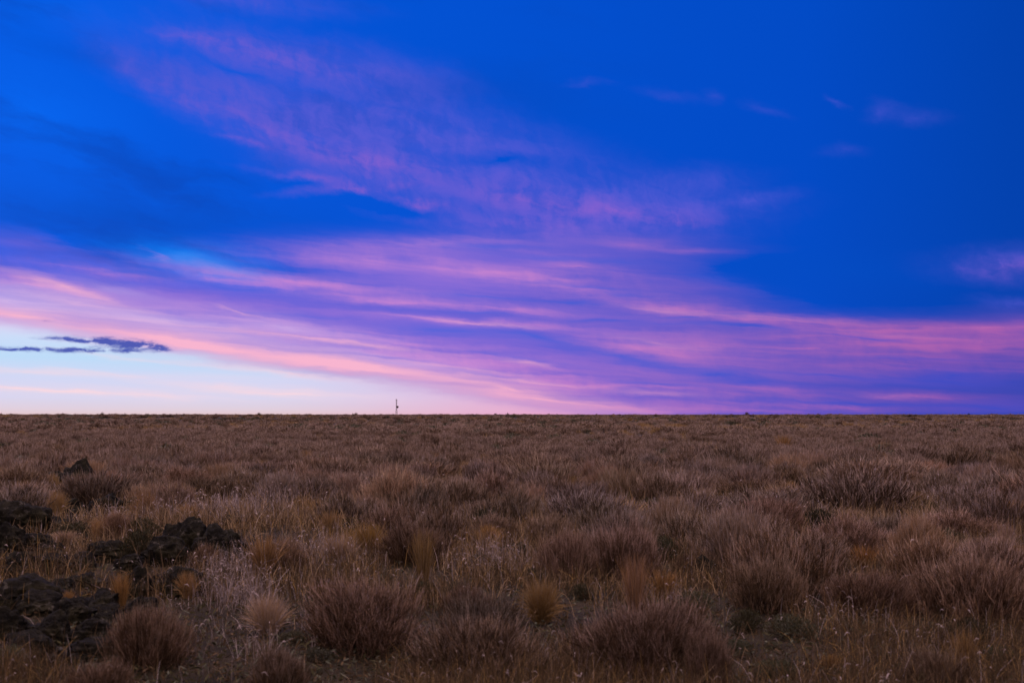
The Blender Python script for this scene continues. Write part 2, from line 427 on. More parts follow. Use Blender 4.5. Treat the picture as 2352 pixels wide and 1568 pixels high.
def soil_mat():
    m, nt, b = new_mat('soil')
    tc = nt.nodes.new('ShaderNodeTexCoord')
    def nz(sc, det, ro=0.6):
        n = nt.nodes.new('ShaderNodeTexNoise'); n.inputs['Scale'].default_value = sc; n.inputs['Detail'].default_value = det; n.inputs['Roughness'].default_value = ro
        nt.links.new(tc.outputs['Object'], n.inputs['Vector']); return n.outputs[0]
    rp = nt.nodes.new('ShaderNodeValToRGB'); e = rp.color_ramp.elements
    for i, (p, c) in enumerate([(0.30, (0.010, 0.0075, 0.004)), (0.47, (0.024, 0.018, 0.009)), (0.58, (0.045, 0.033, 0.017)), (0.74, (0.085, 0.062, 0.036))]):
        if i > 1: e.new(1.0)
        e[i].position = p; e[i].color = (*c, 1)
    mxn = nt.nodes.new('ShaderNodeMath'); mxn.operation = 'MULTIPLY_ADD'
    nt.links.new(nz(1.3, 5), mxn.inputs[0]); mxn.inputs[1].default_value = 0.55
    m2 = nt.nodes.new('ShaderNodeMath'); m2.operation = 'MULTIPLY'; nt.links.new(nz(38, 5, 0.7), m2.inputs[0]); m2.inputs[1].default_value = 0.45
    nt.links.new(m2.outputs[0], mxn.inputs[2])
    nt.links.new(mxn.outputs[0], rp.inputs[0]); nt.links.new(rp.outputs[0], b.inputs['Base Color'])
    bp = nt.nodes.new('ShaderNodeBump'); bp.inputs['Strength'].default_value = 1.0; bp.inputs['Distance'].default_value = 0.06
    nt.links.new(m2.outputs[0], bp.inputs['Height']); nt.links.new(bp.outputs[0], b.inputs['Normal'])
    return m

def rock_mat():
    m, nt, b = new_mat('lava_rock')
    tc = nt.nodes.new('ShaderNodeTexCoord')
    def nz(sc, det, ro=0.6):
        n = nt.nodes.new('ShaderNodeTexNoise'); n.inputs['Scale'].default_value = sc; n.inputs['Detail'].default_value = det; n.inputs['Roughness'].default_value = ro
        nt.links.new(tc.outputs['Object'], n.inputs['Vector']); return n.outputs[0]
    def rp(x, stops):
        r = nt.nodes.new('ShaderNodeValToRGB'); e = r.color_ramp.elements
        while len(e) < len(stops): e.new(1.0)
        for i, (p, c) in enumerate(stops):
            e[i].position = p; e[i].color = (*c, 1)
        nt.links.new(x, r.inputs[0]); return r.outputs[0]
    def mix_(f, a, bcol):
        x = nt.nodes.new('ShaderNodeMix'); x.data_type = 'RGBA'
        nt.links.new(f, x.inputs[0]); nt.links.new(a, x.inputs[6])
        if isinstance(bcol, tuple): x.inputs[7].default_value = (*bcol, 1)
        else: nt.links.new(bcol, x.inputs[7])
        return x.outputs[2]
    base = rp(nz(5, 8, 0.75), [(0.3, (0.004, 0.0036, 0.002)), (0.5, (0.011, 0.0095, 0.005)), (0.68, (0.028, 0.023, 0.013))])
    moss = rp(nz(2.6, 8, 0.72), [(0.48, (0, 0, 0)), (0.68, (.75, .75, .75))])
    c = mix_(moss, base, (0.030, 0.027, 0.008))
    lich = rp(nz(9, 8, 0.75), [(0.57, (0, 0, 0)), (0.66, (.7, .7, .7))])
    c = mix_(lich, c, (0.15, 0.135, 0.105))
    nt.links.new(c, b.inputs['Base Color'])
    bp = nt.nodes.new('ShaderNodeBump'); bp.inputs['Strength'].default_value = 1.0; bp.inputs['Distance'].default_value = 0.06
    nt.links.new(nz(11, 8, 0.75), bp.inputs['Height']); nt.links.new(bp.outputs[0], b.inputs['Normal'])
    return m

M_SOIL = soil_mat()
M_ROCK = rock_mat()

# ------------------------------------------------------------------ the ground, one sheet to the horizon
def make_ground():
    n = 260
    t = np.linspace(-1, 1, n)
    ax = np.sinh(t * 7.2) / math.sinh(7.2) * 9000.0
    X, Y = np.meshgrid(ax, ax + 8.0, indexing='ij')
    Z = ground_z(X, Y)
    co = np.stack([X, Y, Z], -1).reshape(-1, 3)
    i = np.arange(n - 1)[:, None] * n + np.arange(n - 1)[None, :]
    i = i.ravel()
    q = np.stack([i, i + n, i + n + 1, i + 1], 1)
    return link('ground', mesh_np('ground', co, q, [M_SOIL], smooth_=True))

tag(make_ground(), kind='structure')

# ------------------------------------------------------------------ plant builders (unit size: about 1 m wide before scaling)
def dome_dirs(rng, n, tmax):
    ct = rng.uniform(math.cos(tmax), 1.0, n)
    th = np.arccos(ct); ph = rng.uniform(0, TAU, n)
    return th, ph

def bush_parts(seed, R=0.5, H=0.6, n_twig=2300, n_stem=420, n_main=26, lump=0.22, up=0.9, tip=0.006, seedy=0.16, lobes=15):
    """A rounded, broom-like dry shrub: crooked main branches, stems and a fuzz of fine upright twigs in lobes. Returns two ribbon sets."""
    rng = np.random.default_rng(seed)
    wood = Ribbons(); tw = Ribbons()
    th, ph = dome_dirs(rng, lobes, 1.30)
    lr = 1.0 + rng.normal(0, lump, lobes).clip(-0.4, 0.35)
    LC = np.stack([R * .72 * lr * np.sin(th) * np.cos(ph), R * .72 * lr * np.sin(th) * np.sin(ph), H * .66 * lr * np.cos(th) ** 0.7], 1)
    def lobe_pts(n, spread):
        k = rng.integers(0, lobes, n)
        o = norm(rng.normal(0, 1, (n, 3)) + np.array([0, 0, .35])) * (rng.random(n) ** 0.5 * np.where(rng.random(n) < .18, 1.28, 1.0))[:, None] * spread
        return LC[k] + o * np.array([R * .5, R * .5, H * .42])
    # main branches
    E = LC[rng.integers(0, lobes, n_main)] * rng.uniform(0.8, 1.0, (n_main, 1)) + rng.normal(0, .04, (n_main, 3))
    B = np.stack([rng.normal(0, .05, n_main), rng.normal(0, .05, n_main), np.full(n_main, -0.05)], 1)
    mid = (B + E) * 0.5 + rng.normal(0, 0.04, (n_main, 3)); mid[:, 2] -= 0.03
    wood.add([B, mid, E], [0.018, 0.012, 0.005], rng); wood.add([B, mid, E], [0.018, 0.012, 0.005], rng)
    # stems
    E = lobe_pts(n_stem, 0.75)
    B = np.stack([rng.normal(0, .10, n_stem), rng.normal(0, .10, n_stem), rng.uniform(-0.04, 0.06, n_stem)], 1)
    mid = B * 0.45 + E * 0.55 + rng.normal(0, 0.03, (n_stem, 3)); mid[:, 2] -= 0.03
    wood.add([B, mid, E], [0.008, 0.006, 0.004], rng)
    # twigs, in small tufts that share a root and a tone
    nt_ = 9; m_t = n_twig // nt_; n_twig = m_t * nt_
    T = lobe_pts(m_t, 1.0)
    to = norm(T * np.array([1, 1, 0.4])); td = norm(to * 0.5 + np.array([0, 0, up]) + rng.normal(0, 0.13, (m_t, 3)))
    tl = rng.uniform(0.10, 0.22, m_t) * (H / 0.6) * (1 + (rng.random(m_t) < .08) * .5)
    RS = T - td * tl[:, None]
    S = np.repeat(RS, nt_, 0) + rng.normal(0, 0.010, (n_twig, 3))
    d = norm(np.repeat(td, nt_, 0) + rng.normal(0, 0.20, (n_twig, 3)))
    out = np.repeat(to, nt_, 0)
    E = S + d * (np.repeat(tl, nt_) * rng.uniform(0.6, 1.2, n_twig))[:, None]
    E[:, 2] = np.maximum(E[:, 2], 0.03); S[:, 2] = np.maximum(S[:, 2], 0.0)
    mid = (S + E) / 2 + rng.normal(0, 0.012, (n_twig, 3)) + out * 0.015
    tone = np.repeat(np.where(rng.random(m_t) < 0.35, 2, 0), nt_)      # young tips paler than old wood; dark lower halves also stand for shade
    low_ = np.where(rng.random(n_twig) < 0.85, 2, tone)
    q3 = mid * 0.45 + E * 0.55
    tw.add([S, q3, E], [tip * 1.0, tip * 0.85, tip * 0.35], rng, [low_, tone])
    # long fine pale tips that stand out of the dome
    m = n_twig // 5; k = rng.integers(0, n_twig, m)
    dd = norm(d[k] + np.array([0, 0, .5]) + rng.normal(0, .12, (m, 3)))
    S2 = E[k] - dd * 0.05; E2 = E[k] + dd * rng.uniform(0.03, 0.15, m)[:, None] * (H / .6)
    tw.add([S2, (S2 + E2) / 2 + rng.normal(0, .004, (m, 3)), E2], [tip * .7, tip * .6, tip * .3], rng, 3)
    # dry flower heads at some tips
    k = rng.random(n_twig) < seedy
    P = E[k]; m_ = len(P)
    if m_:
        dd = d[k] * rng.uniform(0.010, 0.022, m_)[:, None]
        tw.add([P - dd * 0.4, P + dd * 0.4, P + dd], [tip * .5, tip * 1.1, tip * .4], rng, 1)
    return wood, tw

def bush_mesh(name, seed, mats, **kw):
    w, t = bush_parts(seed, **kw)
    r = Ribbons()
    r.co = w.co + t.co
    r.q = list(w.q) + [q + w.n for q in t.q]
    r.mi = [np.full(len(m), 0) for m in w.mi] + [m + 1 for m in t.mi]
    r.n = w.n + t.n
    return r.mesh(name, mats)

def tussock_mesh(name, seed, mats, n=700, R=0.42, H=0.5, spread=0.85, w=0.0055, base=0.10, heads=0.0):
    """A bunchgrass clump: arching blades from a tight base, a core of upright ones."""
    rng = np.random.default_rng(seed)
    r = Ribbons()
    ph = rng.uniform(0, TAU, n); lean = np.abs(rng.normal(0, 0.5, n)).clip(0, 1.25) * spread
    L = H * rng.uniform(0.6, 1.1, n)
    b = np.sqrt(rng.random(n)) * base
    B = np.stack([b * np.cos(ph), b * np.sin(ph), np.full(n, -0.03)], 1)
    ph2 = ph + rng.normal(0, 0.45, n)
    o = np.stack([np.cos(ph2), np.sin(ph2), np.zeros(n)], 1)
    def pt(t):
        a = lean * (0.45 + 0.75 * t)
        return B + o * (L * t * np.sin(a))[:, None] + np.array([0, 0, 1.0]) * (L * t * np.cos(a))[:, None]
    mi = rng.integers(0, len(mats), n)
    r.add([pt(0.0), pt(0.4), pt(0.75), pt(1.0)], [w, w * 0.9, w * 0.65, w * 0.25], rng, mi)
    return r.mesh(name, mats)

def mat_plant_mesh(name, seed, n=1500, R=0.5, H=0.3, leaf=0.022, mats=None):
    """A low leafy shrub (sage or phlox mat): many small leaves in lumps over short stems."""
    rng = np.random.default_rng(seed)
    r = Ribbons()
    nl = 26
    th, ph = dome_dirs(rng, nl, 1.4)
    c = np.stack([R * 0.75 * np.sin(th) * np.cos(ph), R * 0.75 * np.sin(th) * np.sin(ph), H * 0.75 * np.cos(th)], 1)
    k = rng.integers(0, nl, n)
    P = c[k] + norm(rng.normal(0, 1, (n, 3))) * (rng.uniform(0.6, 1.0, n) * 0.16 * (R / 0.5))[:, None] * np.array([1, 1, 0.8])
    P[:, 2] = np.maximum(P[:, 2], 0.01)
    d = norm(rng.normal(0, 0.6, (n, 3)) + np.array([0, 0, 0.8]) + norm(P) * 0.6) * rng.uniform(0.6, 1.4, n)[:, None] * leaf
    r.add([P - d, P, P + d], [leaf * 0.2, leaf * 0.5, leaf * 0.12], rng, rng.integers(0, len(mats), n))
    m = 160
    th, ph = dome_dirs(rng, m, 1.45)
    E = np.stack([R * .85 * np.sin(th) * np.cos(ph), R * .85 * np.sin(th) * np.sin(ph), H * .85 * np.cos(th)], 1)
    B = rng.normal(0, 0.06, (m, 3)) * np.array([1, 1, 0]) - np.array([0, 0, 0.03])
    mid = B * .5 + E * .5 + rng.normal(0, .02, (m, 3))
    r.add([B, mid, E], [0.009, 0.006, 0.003], rng, len(mats))
    return r.mesh(name, list(mats) + [M_WOOD])

# ------------------------------------------------------------------ shrubs that stand out in the view
TAKEN = []          # (x, y, radius) of everything placed by hand

def box_to_world(x0, x1, top, bot, sink=0.12):
    row = bot - sink * (bot - top)
    X, Y = at((x0 + x1) / 2, row)
    for _ in range(3):
        z = gz(X, Y); X, Y = at((x0 + x1) / 2, row, z)
    return X, Y, gz(X, Y), (x1 - x0) / F * Y, (row - top) / F * Y

PROTO = []
for s in range(7):
    w, t = bush_parts(100 + s, n_twig=9900, n_stem=1000, n_main=26, lump=(0.12, .18, .10, .15, .2, .12, .16)[s], up=(1.2, 1.0, 1.6, 1.1, .9, 1.7, 1.3)[s],
                      tip=0.0036, seedy=(0.04, 0.10, 0.02, .06, .05, .02, .12)[s], lobes=(22, 16, 26, 18, 16, 24, 18)[s])
    PROTO.append((w.mesh('branches', [M_WOOD]), t.mesh('twigs', [M_PLUM, M_SEED, M_PLUM2, M_TIP]), t.mesh('twigs_rust', [M_RUST, M_SEED, M_RUST2, M_TIP])))

def shrub(x0, x1, top, bot, label, proto=0, hue='plum', tint=(1, 1, 1), name='twiggy_shrub', cat='shrub', group='dry twiggy shrubs on the plain', sink=0.12):
    X, Y, z, w, h = box_to_world(x0, x1, top, bot, sink)
    TAKEN.append((X, Y, w * 0.55)); TAKEN.append((X * (1 - .5 / Y), Y - .5, w * .4))
    k_ = 0.76 + 0.24 * min(1.0, max(0.0, (Y - 6.5) / 5.0)); tint = (tint[0] * k_, tint[1] * k_ * .98, tint[2] * k_ * 0.93)  # nearest shrubs tinted darker, standing in for lens vignetting
    r = link(name, None, None, (X, Y, z - 0.01), RNG.uniform(0, TAU), (w / 0.92, w / 0.92 * RNG.uniform(.85, 1.1), h / 0.69))
    tag(r, label, cat, group)
    wood, tp, tr = PROTO[proto]
    a = link('branches', wood, r); b = link('twigs', tr if hue == 'rust' else tp, r)
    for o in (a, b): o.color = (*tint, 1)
    return r

DK = (0.55, 0.50, 0.45)
shrub(2098, 2395, 1258, 1438, 'broad mauve-brown twiggy shrub cut by the right edge, in the foreground', 2, tint=(1.05, 1, 1))
shrub(1655, 1853, 1258, 1420, 'rust-brown upright shrub standing behind the low grey-green mat plant', 5, 'rust')
shrub(953, 1242, 1410, 1580, 'wide brown shrub at the bottom centre, cut by the lower edge', 0, 'rust', (.85, .85, .85))
shrub(1329, 1655, 1358, 1568, 'large dim brown shrub at the bottom, right of the shaggy golden tussock', 3, tint=(.85, .8, .8))
shrub(700, 985, 1318, 1505, 'tall reddish-brown shrub left of the bottom centre shrub', 1, 'rust', (.95, .9, .95))
shrub(866, 1030, 1185, 1306, 'dark round shrub behind the tall reddish-brown foreground shrub', 4, tint=(.62, .58, .55))
shrub(1337, 1512, 1180, 1345, 'tall pale mauve shrub, the larger of the two touching shrubs right of centre', 5, tint=(1.1, 1.05, 1.1))
shrub(1238, 1372, 1203, 1345, 'smaller grey-mauve shrub leaning on the tall pale mauve one', 2, tint=(.95, .9, .95))
shrub(252, 425, 1368, 1545, 'loose brown shrub among grass in front of the square dark rock', 3, 'rust', (.95, .9, .9))
shrub(228, 305, 1168, 1252, 'rusty round shrub beside the pinkish tuft among the rocks', 2, 'rust', (.9, .8, .75))
shrub(352, 482, 1070, 1150, 'broad fuzzy shrub with pale grass at its left, behind the rocks', 0, tint=(1.05, .95, .9))
shrub(1667, 1838, 1135, 1245, 'large hazy brown shrub behind the rust-brown upright shrub', 1, tint=(.95, .85, .85))
shrub(1857, 2025, 1090, 1170, 'broad dark shrub right of centre with blackish underside', 4, tint=(.55, .48, .45))
shrub(2100, 2285, 1160, 1252, 'mauve shrub with pale tips behind the large right-edge shrub', 6, tint=(1.15, 1.1, 1.15))
shrub(1845, 2045, 1170, 1292, 'sprawling mauve shrub with straw grass sticking through it', 6, tint=(1.05, .98, .98))
shrub(1888, 2088, 1302, 1425, 'low dusky brown shrub between the rust-brown and right-edge shrubs', 1, tint=(.75, .68, .66))
shrub(2210, 2352, 1224, 1300, 'flat grey-brown shrub touching the right edge below the golden cushion', 3, tint=(.85, .82, .85))
shrub(1076, 1170, 1058, 1108, 'round plum shrub standing straight below the two little orange tussocks', 0, tint=(.95, .9, .9))
shrub(1172, 1226, 984, 1017, 'small rounded rusty shrub in the far middle', 2, 'rust', (.8, .75, .7))
shrub(950, 1015, 992, 1037, 'round mauve-brown shrub far off below the lattice tower, slightly right', 0)
shrub(1028, 1094, 1012, 1041, 'flat dark shrub just right of the far round mauve-brown one', 4, tint=DK)
shrub(1385, 1470, 1130, 1200, 'hazy mauve shrub behind the two touching shrubs right of centre', 6)
shrub(540, 640, 1100, 1120, 'dark flattened shrub above the bright pale grass strip', 4, tint=DK)
shrub(275, 326, 1068, 1096, 'small blackish shrub right of the pointed rock', 4, tint=(.42, .42, .36))
shrub(1150, 1240, 1120, 1195, 'brown shrub behind the golden tussock in the middle', 3, tint=(.9, .85, .82))
shrub(1040, 1130, 1148, 1200, 'grey-brown shrub left of the golden tussock in the middle', 1, tint=(.9, .88, .9))
shrub(690, 800, 1075, 1140, 'loose mauve shrub behind the pale grass strip, left of centre', 1, tint=(1, .95, .95))
shrub(780, 880, 1130, 1200, 'brown shrub left of the dark round shrub', 3, tint=(.95, .9, .88))
shrub(1500, 1600, 1072, 1120, 'plum shrub in the middle distance right of centre', 0)
shrub(2050, 2170, 1080, 1130, 'mauve shrub behind the broad dark shrub, to its right', 6)
shrub(520, 640, 1060, 1095, 'plum shrub above the dark flattened one', 0, tint=(.9, .85, .85))
shrub(1548, 1600, 1260, 1330, 'dark brown shrub by the half hidden stone, left of the rust-brown shrub', 4, tint=(.6, .55, .5))
shrub(600, 720, 1225, 1320, 'thin straw-brown shrub in the grass right of the lichen-spotted outcrop', 6, 'rust', (1.0, .95, .9))
shrub(2040, 2110, 1225, 1285, 'grey-brown shrub between the sprawling and pale-tipped shrubs', 3, tint=(.8, .75, .75))

shrub(1010, 1130, 1330, 1425, 'small brown shrub left of the shaggy golden tussock', 6, 'rust', (.8, .75, .75))
shrub(1560, 1690, 1440, 1590, 'dusky shrub at the bottom edge right of the large dim shrub', 1, tint=(.8, .75, .72))
shrub(560, 700, 1470, 1600, 'low straw-brown shrub at the bottom edge, left of the tall reddish-brown shrub', 6, 'rust', (.85, .85, .85))
shrub(2080, 2230, 1480, 1600, 'dusky low shrub at the bottom edge toward the right corner', 3, tint=(.7, .68, .6))
shrub(150, 300, 1510, 1620, 'brown shrub cut by the bottom edge in front of the lower left rubble', 1, 'rust', (.8, .75, .7))
shrub(430, 520, 1240, 1310, 'thin brown shrub growing at the right foot of the middle outcrop', 6, tint=(.8, .75, .7))

# dark leafy sage, greener and denser
SAGE = [mat_plant_mesh('sage_bush', 300 + s, n=2600, R=0.5, H=0.5, leaf=0.024, mats=[M_OLIVE, M_SAGE, M_OLIVE]) for s in range(2)]
LOW = [mat_plant_mesh('mat_plant', 320 + s, n=2600, R=0.5, H=0.30, leaf=0.020, mats=[M_SAGE, M_OLIVE]) for s in range(2)]

def leafy(x0, x1, top, bot, label, me, hm, name, cat, group, tint=(1, 1, 1)):
    X, Y, z, w, h = box_to_world(x0, x1, top, bot, 0.2)
    TAKEN.append((X, Y, w * 0.5))
    o = link(name, me, None, (X, Y, z), RNG.uniform(0, TAU), (w / 1.05, w / 1.05, h / hm))
    o.color = (*tint, 1)
    return tag(o, label, cat, group)

G_S = 'dark leafy sage bushes'
leafy(1472, 1580, 1215, 1306, 'dark green leafy bush right of the tall pale mauve shrub', SAGE[0], .55, 'sage_bush', 'bush', G_S, (.75, .75, .7))
leafy(1350, 1387, 1100, 1170, 'narrow dark leafy bush between small golden tussocks', SAGE[1], .55, 'sage_bush', 'bush', G_S, (.6, .6, .55))
leafy(2110, 2240, 1205, 1270, 'dark green leafy bush behind the large right-edge shrub', SAGE[1], .55, 'sage_bush', 'bush', G_S, (.7, .7, .62))
leafy(1200, 1262, 1195, 1238, 'small dark leafy bush right of the golden tussock in the middle', SAGE[0], .55, 'sage_bush', 'bush', G_S, (.7, .7, .6))
leafy(1545, 1650, 1345, 1420, 'dark leafy bush left of the low grey-green mat plant', SAGE[0], .55, 'sage_bush', 'bush', G_S, (.8, .85, .8))
G_M = 'low mat plants in the foreground'
leafy(1746, 1890, 1408, 1475, 'low grey-green mat plant in front of the rust-brown upright shrub', LOW[0], .33, 'mat_plant', 'plant', G_M)
leafy(-20, 70, 1480, 1550, 'pale sage-green low plant in the bottom left corner', LOW[1], .33, 'mat_plant', 'plant', G_M, (1.2, 1.3, 1.2))
leafy(1720, 1850, 1515, 1560, 'dim green mat plant at the bottom edge right of the large dim shrub', LOW[1], .33, 'mat_plant', 'plant', G_M, (.8, .9, .8))
leafy(2240, 2350, 1480, 1540, 'dark green mat plant near the bottom right corner', LOW[0], .33, 'mat_plant', 'plant', G_M, (.6, .7, .55))
leafy(1060, 1150, 1270, 1310, 'flat dark green plant below the golden tussock in the middle', LOW[1], .33, 'mat_plant', 'plant', G_M, (.7, .7, .6))

for i in range(22):
    px, py = (RNG.uniform(1580, 2360), RNG.uniform(1435, 1590)) if i < 15 else (RNG.uniform(1040, 1330), RNG.uniform(1265, 1345)) if i < 19 else (RNG.uniform(560, 760), RNG.uniform(1470, 1580))
    wd = RNG.uniform(50, 120)
    leafy(px - wd / 2, px + wd / 2, py - wd * .33, py, 'small dark mat plant on the bare soil between the foreground shrubs', LOW[i % 2], .33, 'mat_plant', 'plant', G_M, (RNG.uniform(.5, .9),) * 3)

# ------------------------------------------------------------------ bunchgrass tussocks
TUS = [tussock_mesh('tussock', 400, [M_GOLD, M_GOLD, M_STRAW], 1300, H=0.50, spread=1.0, w=0.006),
       tussock_mesh('tussock', 401, [M_GOLD, M_STRAW], 900, H=0.50, spread=0.8, w=0.006),
       tussock_mesh('tussock', 402, [M_STRAW, M_STRAW, M_PALE], 1100, H=0.50, spread=0.9, w=0.0055, base=0.14),
       tussock_mesh('tall_tuft', 403, [M_STRAW, M_GOLD, M_TAN], 420, H=0.62, spread=0.42, w=0.006, base=0.09)]
TUS_W = [0.86, 0.74, 0.86, 0.46]; TUS_H = [0.46, 0.48, 0.48, 0.62]

def tussock(x0, x1, top, bot, label, k=0, tint=(1, 1, 1), name='grass_tussock', group='bunchgrass tussocks', sink=0.1):
    X, Y, z, w, h = box_to_world(x0, x1, top, bot, sink)
    TAKEN.append((X, Y, w * 0.6)); TAKEN.append((X * (1 - .55 / Y), Y - .55, w * .5)); TAKEN.append((X * (1 - 1.1 / Y), Y - 1.1, w * .3))
    o = link(name, TUS[k], None, (X, Y, z), RNG.uniform(0, TAU), (w / TUS_W[k], w / TUS_W[k], h / TUS_H[k]))
    o.color = (*tint, 1)
    return tag(o, label, 'grass tuft', group)

tussock(1182, 1305, 1335, 1440, 'shaggy golden tussock with a dark heart, centre foreground', 0, (.74, .72, .70))
tussock(1085, 1162, 1206, 1264, 'round golden tussock in the middle of the plain', 0, (1.05, .95, .8))
tussock(2276, 2375, 1150, 1200, 'bright golden cushion of grass cut by the right edge', 0, (1.05, .9, .6))
tussock(2308, 2372, 1252, 1302, 'golden tuft at the right edge, below the bright golden cushion', 1, (1, .85, .6))
tussock(1010, 1046, 1098, 1122, 'small orange tussock, left of the pair below the far shrubs', 0, (1.05, .85, .5))
tussock(1303, 1347, 1114, 1138, 'small orange tussock left of the narrow dark leafy bush', 0, (1.05, .85, .55))
tussock(1138, 1173, 1143, 1170, 'olive-gold tussock above the round golden one', 0, (.85, .8, .55))
tussock(1570, 1622, 1178, 1212, 'olive-gold rounded tussock left of the large hazy brown shrub', 0, (.8, .75, .55))
tussock(1604, 1662, 1102, 1128, 'gold-brown cushion tussock behind two straw tufts', 0, (.95, .8, .5))
tussock(1590, 1650, 1118, 1172, 'straw tuft just in front of the gold-brown cushion', 2)
tussock(1925, 1995, 1165, 1212, 'straw tuft rising out of the sprawling mauve shrub', 2, (1, .95, .9))
tussock(1950, 2018, 1250, 1315, 'orange-brown upright tuft above the low dusky shrub', 3, (1, .8, .6))
tussock(1780, 1820, 998, 1048, 'tall golden spiky tuft in the far right distance', 3, (1.1, .95, .7))
tussock(205, 245, 1185, 1252, 'pinkish upright tuft against the rusty round shrub', 3, (1.1, 1, .95))
tussock(255, 302, 1312, 1405, 'tall orange-gold tuft in front of the square dark rock', 3, (1.05, .88, .6))
tussock(400, 462, 1312, 1380, 'leaning straw tuft beside the flat dark rock', 1, (1, .9, .8))
tussock(552, 676, 1362, 1465, 'pale fluffy straw tussock left of the tall reddish-brown shrub', 2, (1.1, 1.05, 1.0))
tussock(560, 650, 1225, 1330, 'upright straw tuft right of the lichen-spotted outcrop', 3, (1, .9, .8))
tussock(110, 190, 1218, 1252, 'low pinkish straw tuft between the left rocks', 2, (1, .95, .9))
tussock(140, 175, 1355, 1400, 'small golden tuft on the lower left lava slab', 1, (1, .85, .65))
tussock(2070, 2120, 1108, 1135, 'tan tuft behind the pale-tipped shrub', 2, (1, .9, .75))
tussock(2200, 2260, 1098, 1130, 'olive-gold tussock above the bright golden cushion, to its left', 0, (.85, .75, .5))
tussock(2300, 2352, 1092, 1126, 'olive tussock at the right edge above the bright golden cushion', 0, (.8, .75, .5))
tussock(1450, 1520, 1520, 1580, 'straw tuft at the bottom edge under the large dim shrub', 3, (.95, .85, .75))
tussock(1880, 1940, 1500, 1545, 'small golden-brown tuft among pale stalks at the bottom right', 1, (.9, .8, .6))
tussock(2180, 2250, 1440, 1560, 'thin tan tuft in the bottom right, under the right-edge shrub', 3, (.85, .8, .7))
tussock(850, 905, 1065, 1110, 'pale tan tuft left of the small orange tussocks', 2, (1, .9, .8))
tussock(730, 790, 1170, 1235, 'straw tuft left of the brown shrub beside the dark round shrub', 3, (1.0, .95, .9))
tussock(1490, 1560, 1305, 1385, 'orange-brown grass tuft right of the two touching shrubs', 3, (.95, .8, .6))

# ------------------------------------------------------------------ lava rocks on the left
def rock_mesh(name, seed, sx, sy, sz, facets=7, peak=None, sub=5):
    import bmesh
    rng = np.random.default_rng(seed)
    bm = bmesh.new()
    bmesh.ops.create_icosphere(bm, subdivisions=sub, radius=1.0)
    planes = [(norm(rng.normal(0, 1, 3) * np.array([1, 1, .9])), rng.uniform(0.62, 0.9)) for _ in range(facets)]
    off = Vector(rng.uniform(0, 50, 3))
    for v in bm.verts:
        p = np.array(v.co)
        for n_, d in planes:
            e = p @ n_ - d
            if e > 0: p = p - n_ * e * 0.92
        q = Vector(p)
        big_ = mnoise.fractal(q * 1.3 + off, 0.9, 2.1, 3) * 0.26
        led = q.z * 4.2 + mnoise.noise(q * 1.2 + off) * 1.2
        strata = (abs((led % 1.0) - 0.5) - 0.25) * 0.10
        fine = mnoise.fractal(q * 5 + off, 0.6, 2.2, 5) * 0.075
        q = q * (1.0 + big_ + fine + strata)
        if peak:
            q.z *= 1.0 + peak * max(0.0, 1.0 - ((q.x - 0.35) ** 2 + q.y ** 2) * 2.2)
        v.co = Vector((q.x * sx, q.y * sy, q.z * sz))
    for f in bm.faces: f.smooth = True
    me = bpy.data.meshes.new(name); bm.to_mesh(me); bm.free()
    me.materials.append(M_ROCK)
    try: me.set_sharp_from_angle(angle=math.radians(38))
    except Exception: pass
    return me

G_R = 'dark lava rocks on the left'
def rock(x0, x1, top, bot, label, seed, depth=0.8, facets=7, peak=None, yaw=0.0, bury=0.35):
    X, Y, z, w, h = box_to_world(x0, x1, top, bot, 0.02)
    h *= 0.88
    hz = h / (1 - bury) / 0.92
    o = link('lava_rock', rock_mesh('lava_rock', seed, w * 0.54, w * 0.54 * depth, hz * 0.54 if peak is None else hz * 0.42, facets, peak), None,
             (X, Y + w * 0.30 * depth, z + h - hz * 0.50), yaw)
    TAKEN.append((X, Y + w * 0.3 * depth, w * 0.42)); TAKEN.append((X * (1 - .5 / Y), Y - .5, w * .45))
    return tag(o, label, 'rock', G_R)

rock(132, 205, 1058, 1128, 'pointed dark boulder, the farthest and sharpest of the lava rocks', 1, .8, 6, .8, bury=.2)
rock(75, 160, 1082, 1122, 'low rough rock joined to the left foot of the pointed boulder', 2, .8, 8)
rock(72, 122, 1115, 1150, 'small humped rock below the pointed boulder', 3)
rock(175, 272, 1126, 1190, 'ragged dark rock above the rusty round shrub', 4, .8, 9)
rock(-30, 102, 1146, 1228, 'big shaded block at the left edge, level with the rusty round shrub', 5, .8, 8)
rock(-30, 46, 1205, 1270, 'lichen-spotted rock at the left edge under the big shaded block', 6)
rock(366, 470, 1186, 1270, 'domed lichen-spotted rock, top of the middle outcrop', 7, .8, 6)
rock(440, 552, 1203, 1300, 'wide mossy slab on the right side of the middle outcrop', 8, .8, 7)
rock(492, 540, 1184, 1212, 'small blocky stone perched at the right end of the middle outcrop', 9, .8, 9)
rock(318, 420, 1228, 1302, 'low dark rock forming the left foot of the middle outcrop', 10, .8, 8)
rock(262, 342, 1304, 1372, 'square dark rock behind the tall orange-gold tuft', 11, .8, 9)
rock(332, 465, 1305, 1372, 'flat dark rock right of the square one', 12, .7, 8)
rock(-30, 140, 1315, 1392, 'overhanging dark slab at the left edge with black shade beneath', 13, .8, 8)
rock(30, 130, 1352, 1412, 'rough dark rock on top of the lower left rubble', 14, .8, 9)
rock(120, 210, 1372, 1430, 'cracked dark rock on the right shoulder of the lower left rubble', 26, .8, 9)
rock(-40, 60, 1395, 1470, 'broken lava mass at the left edge in the lower left rubble', 15, .8, 9)
rock(60, 165, 1408, 1480, 'squat dark rock in the middle of the lower left rubble', 27, .7, 10)
rock(200, 262, 1400, 1440, 'small dark rock at the right end of the lower left rubble', 28, .8, 8)
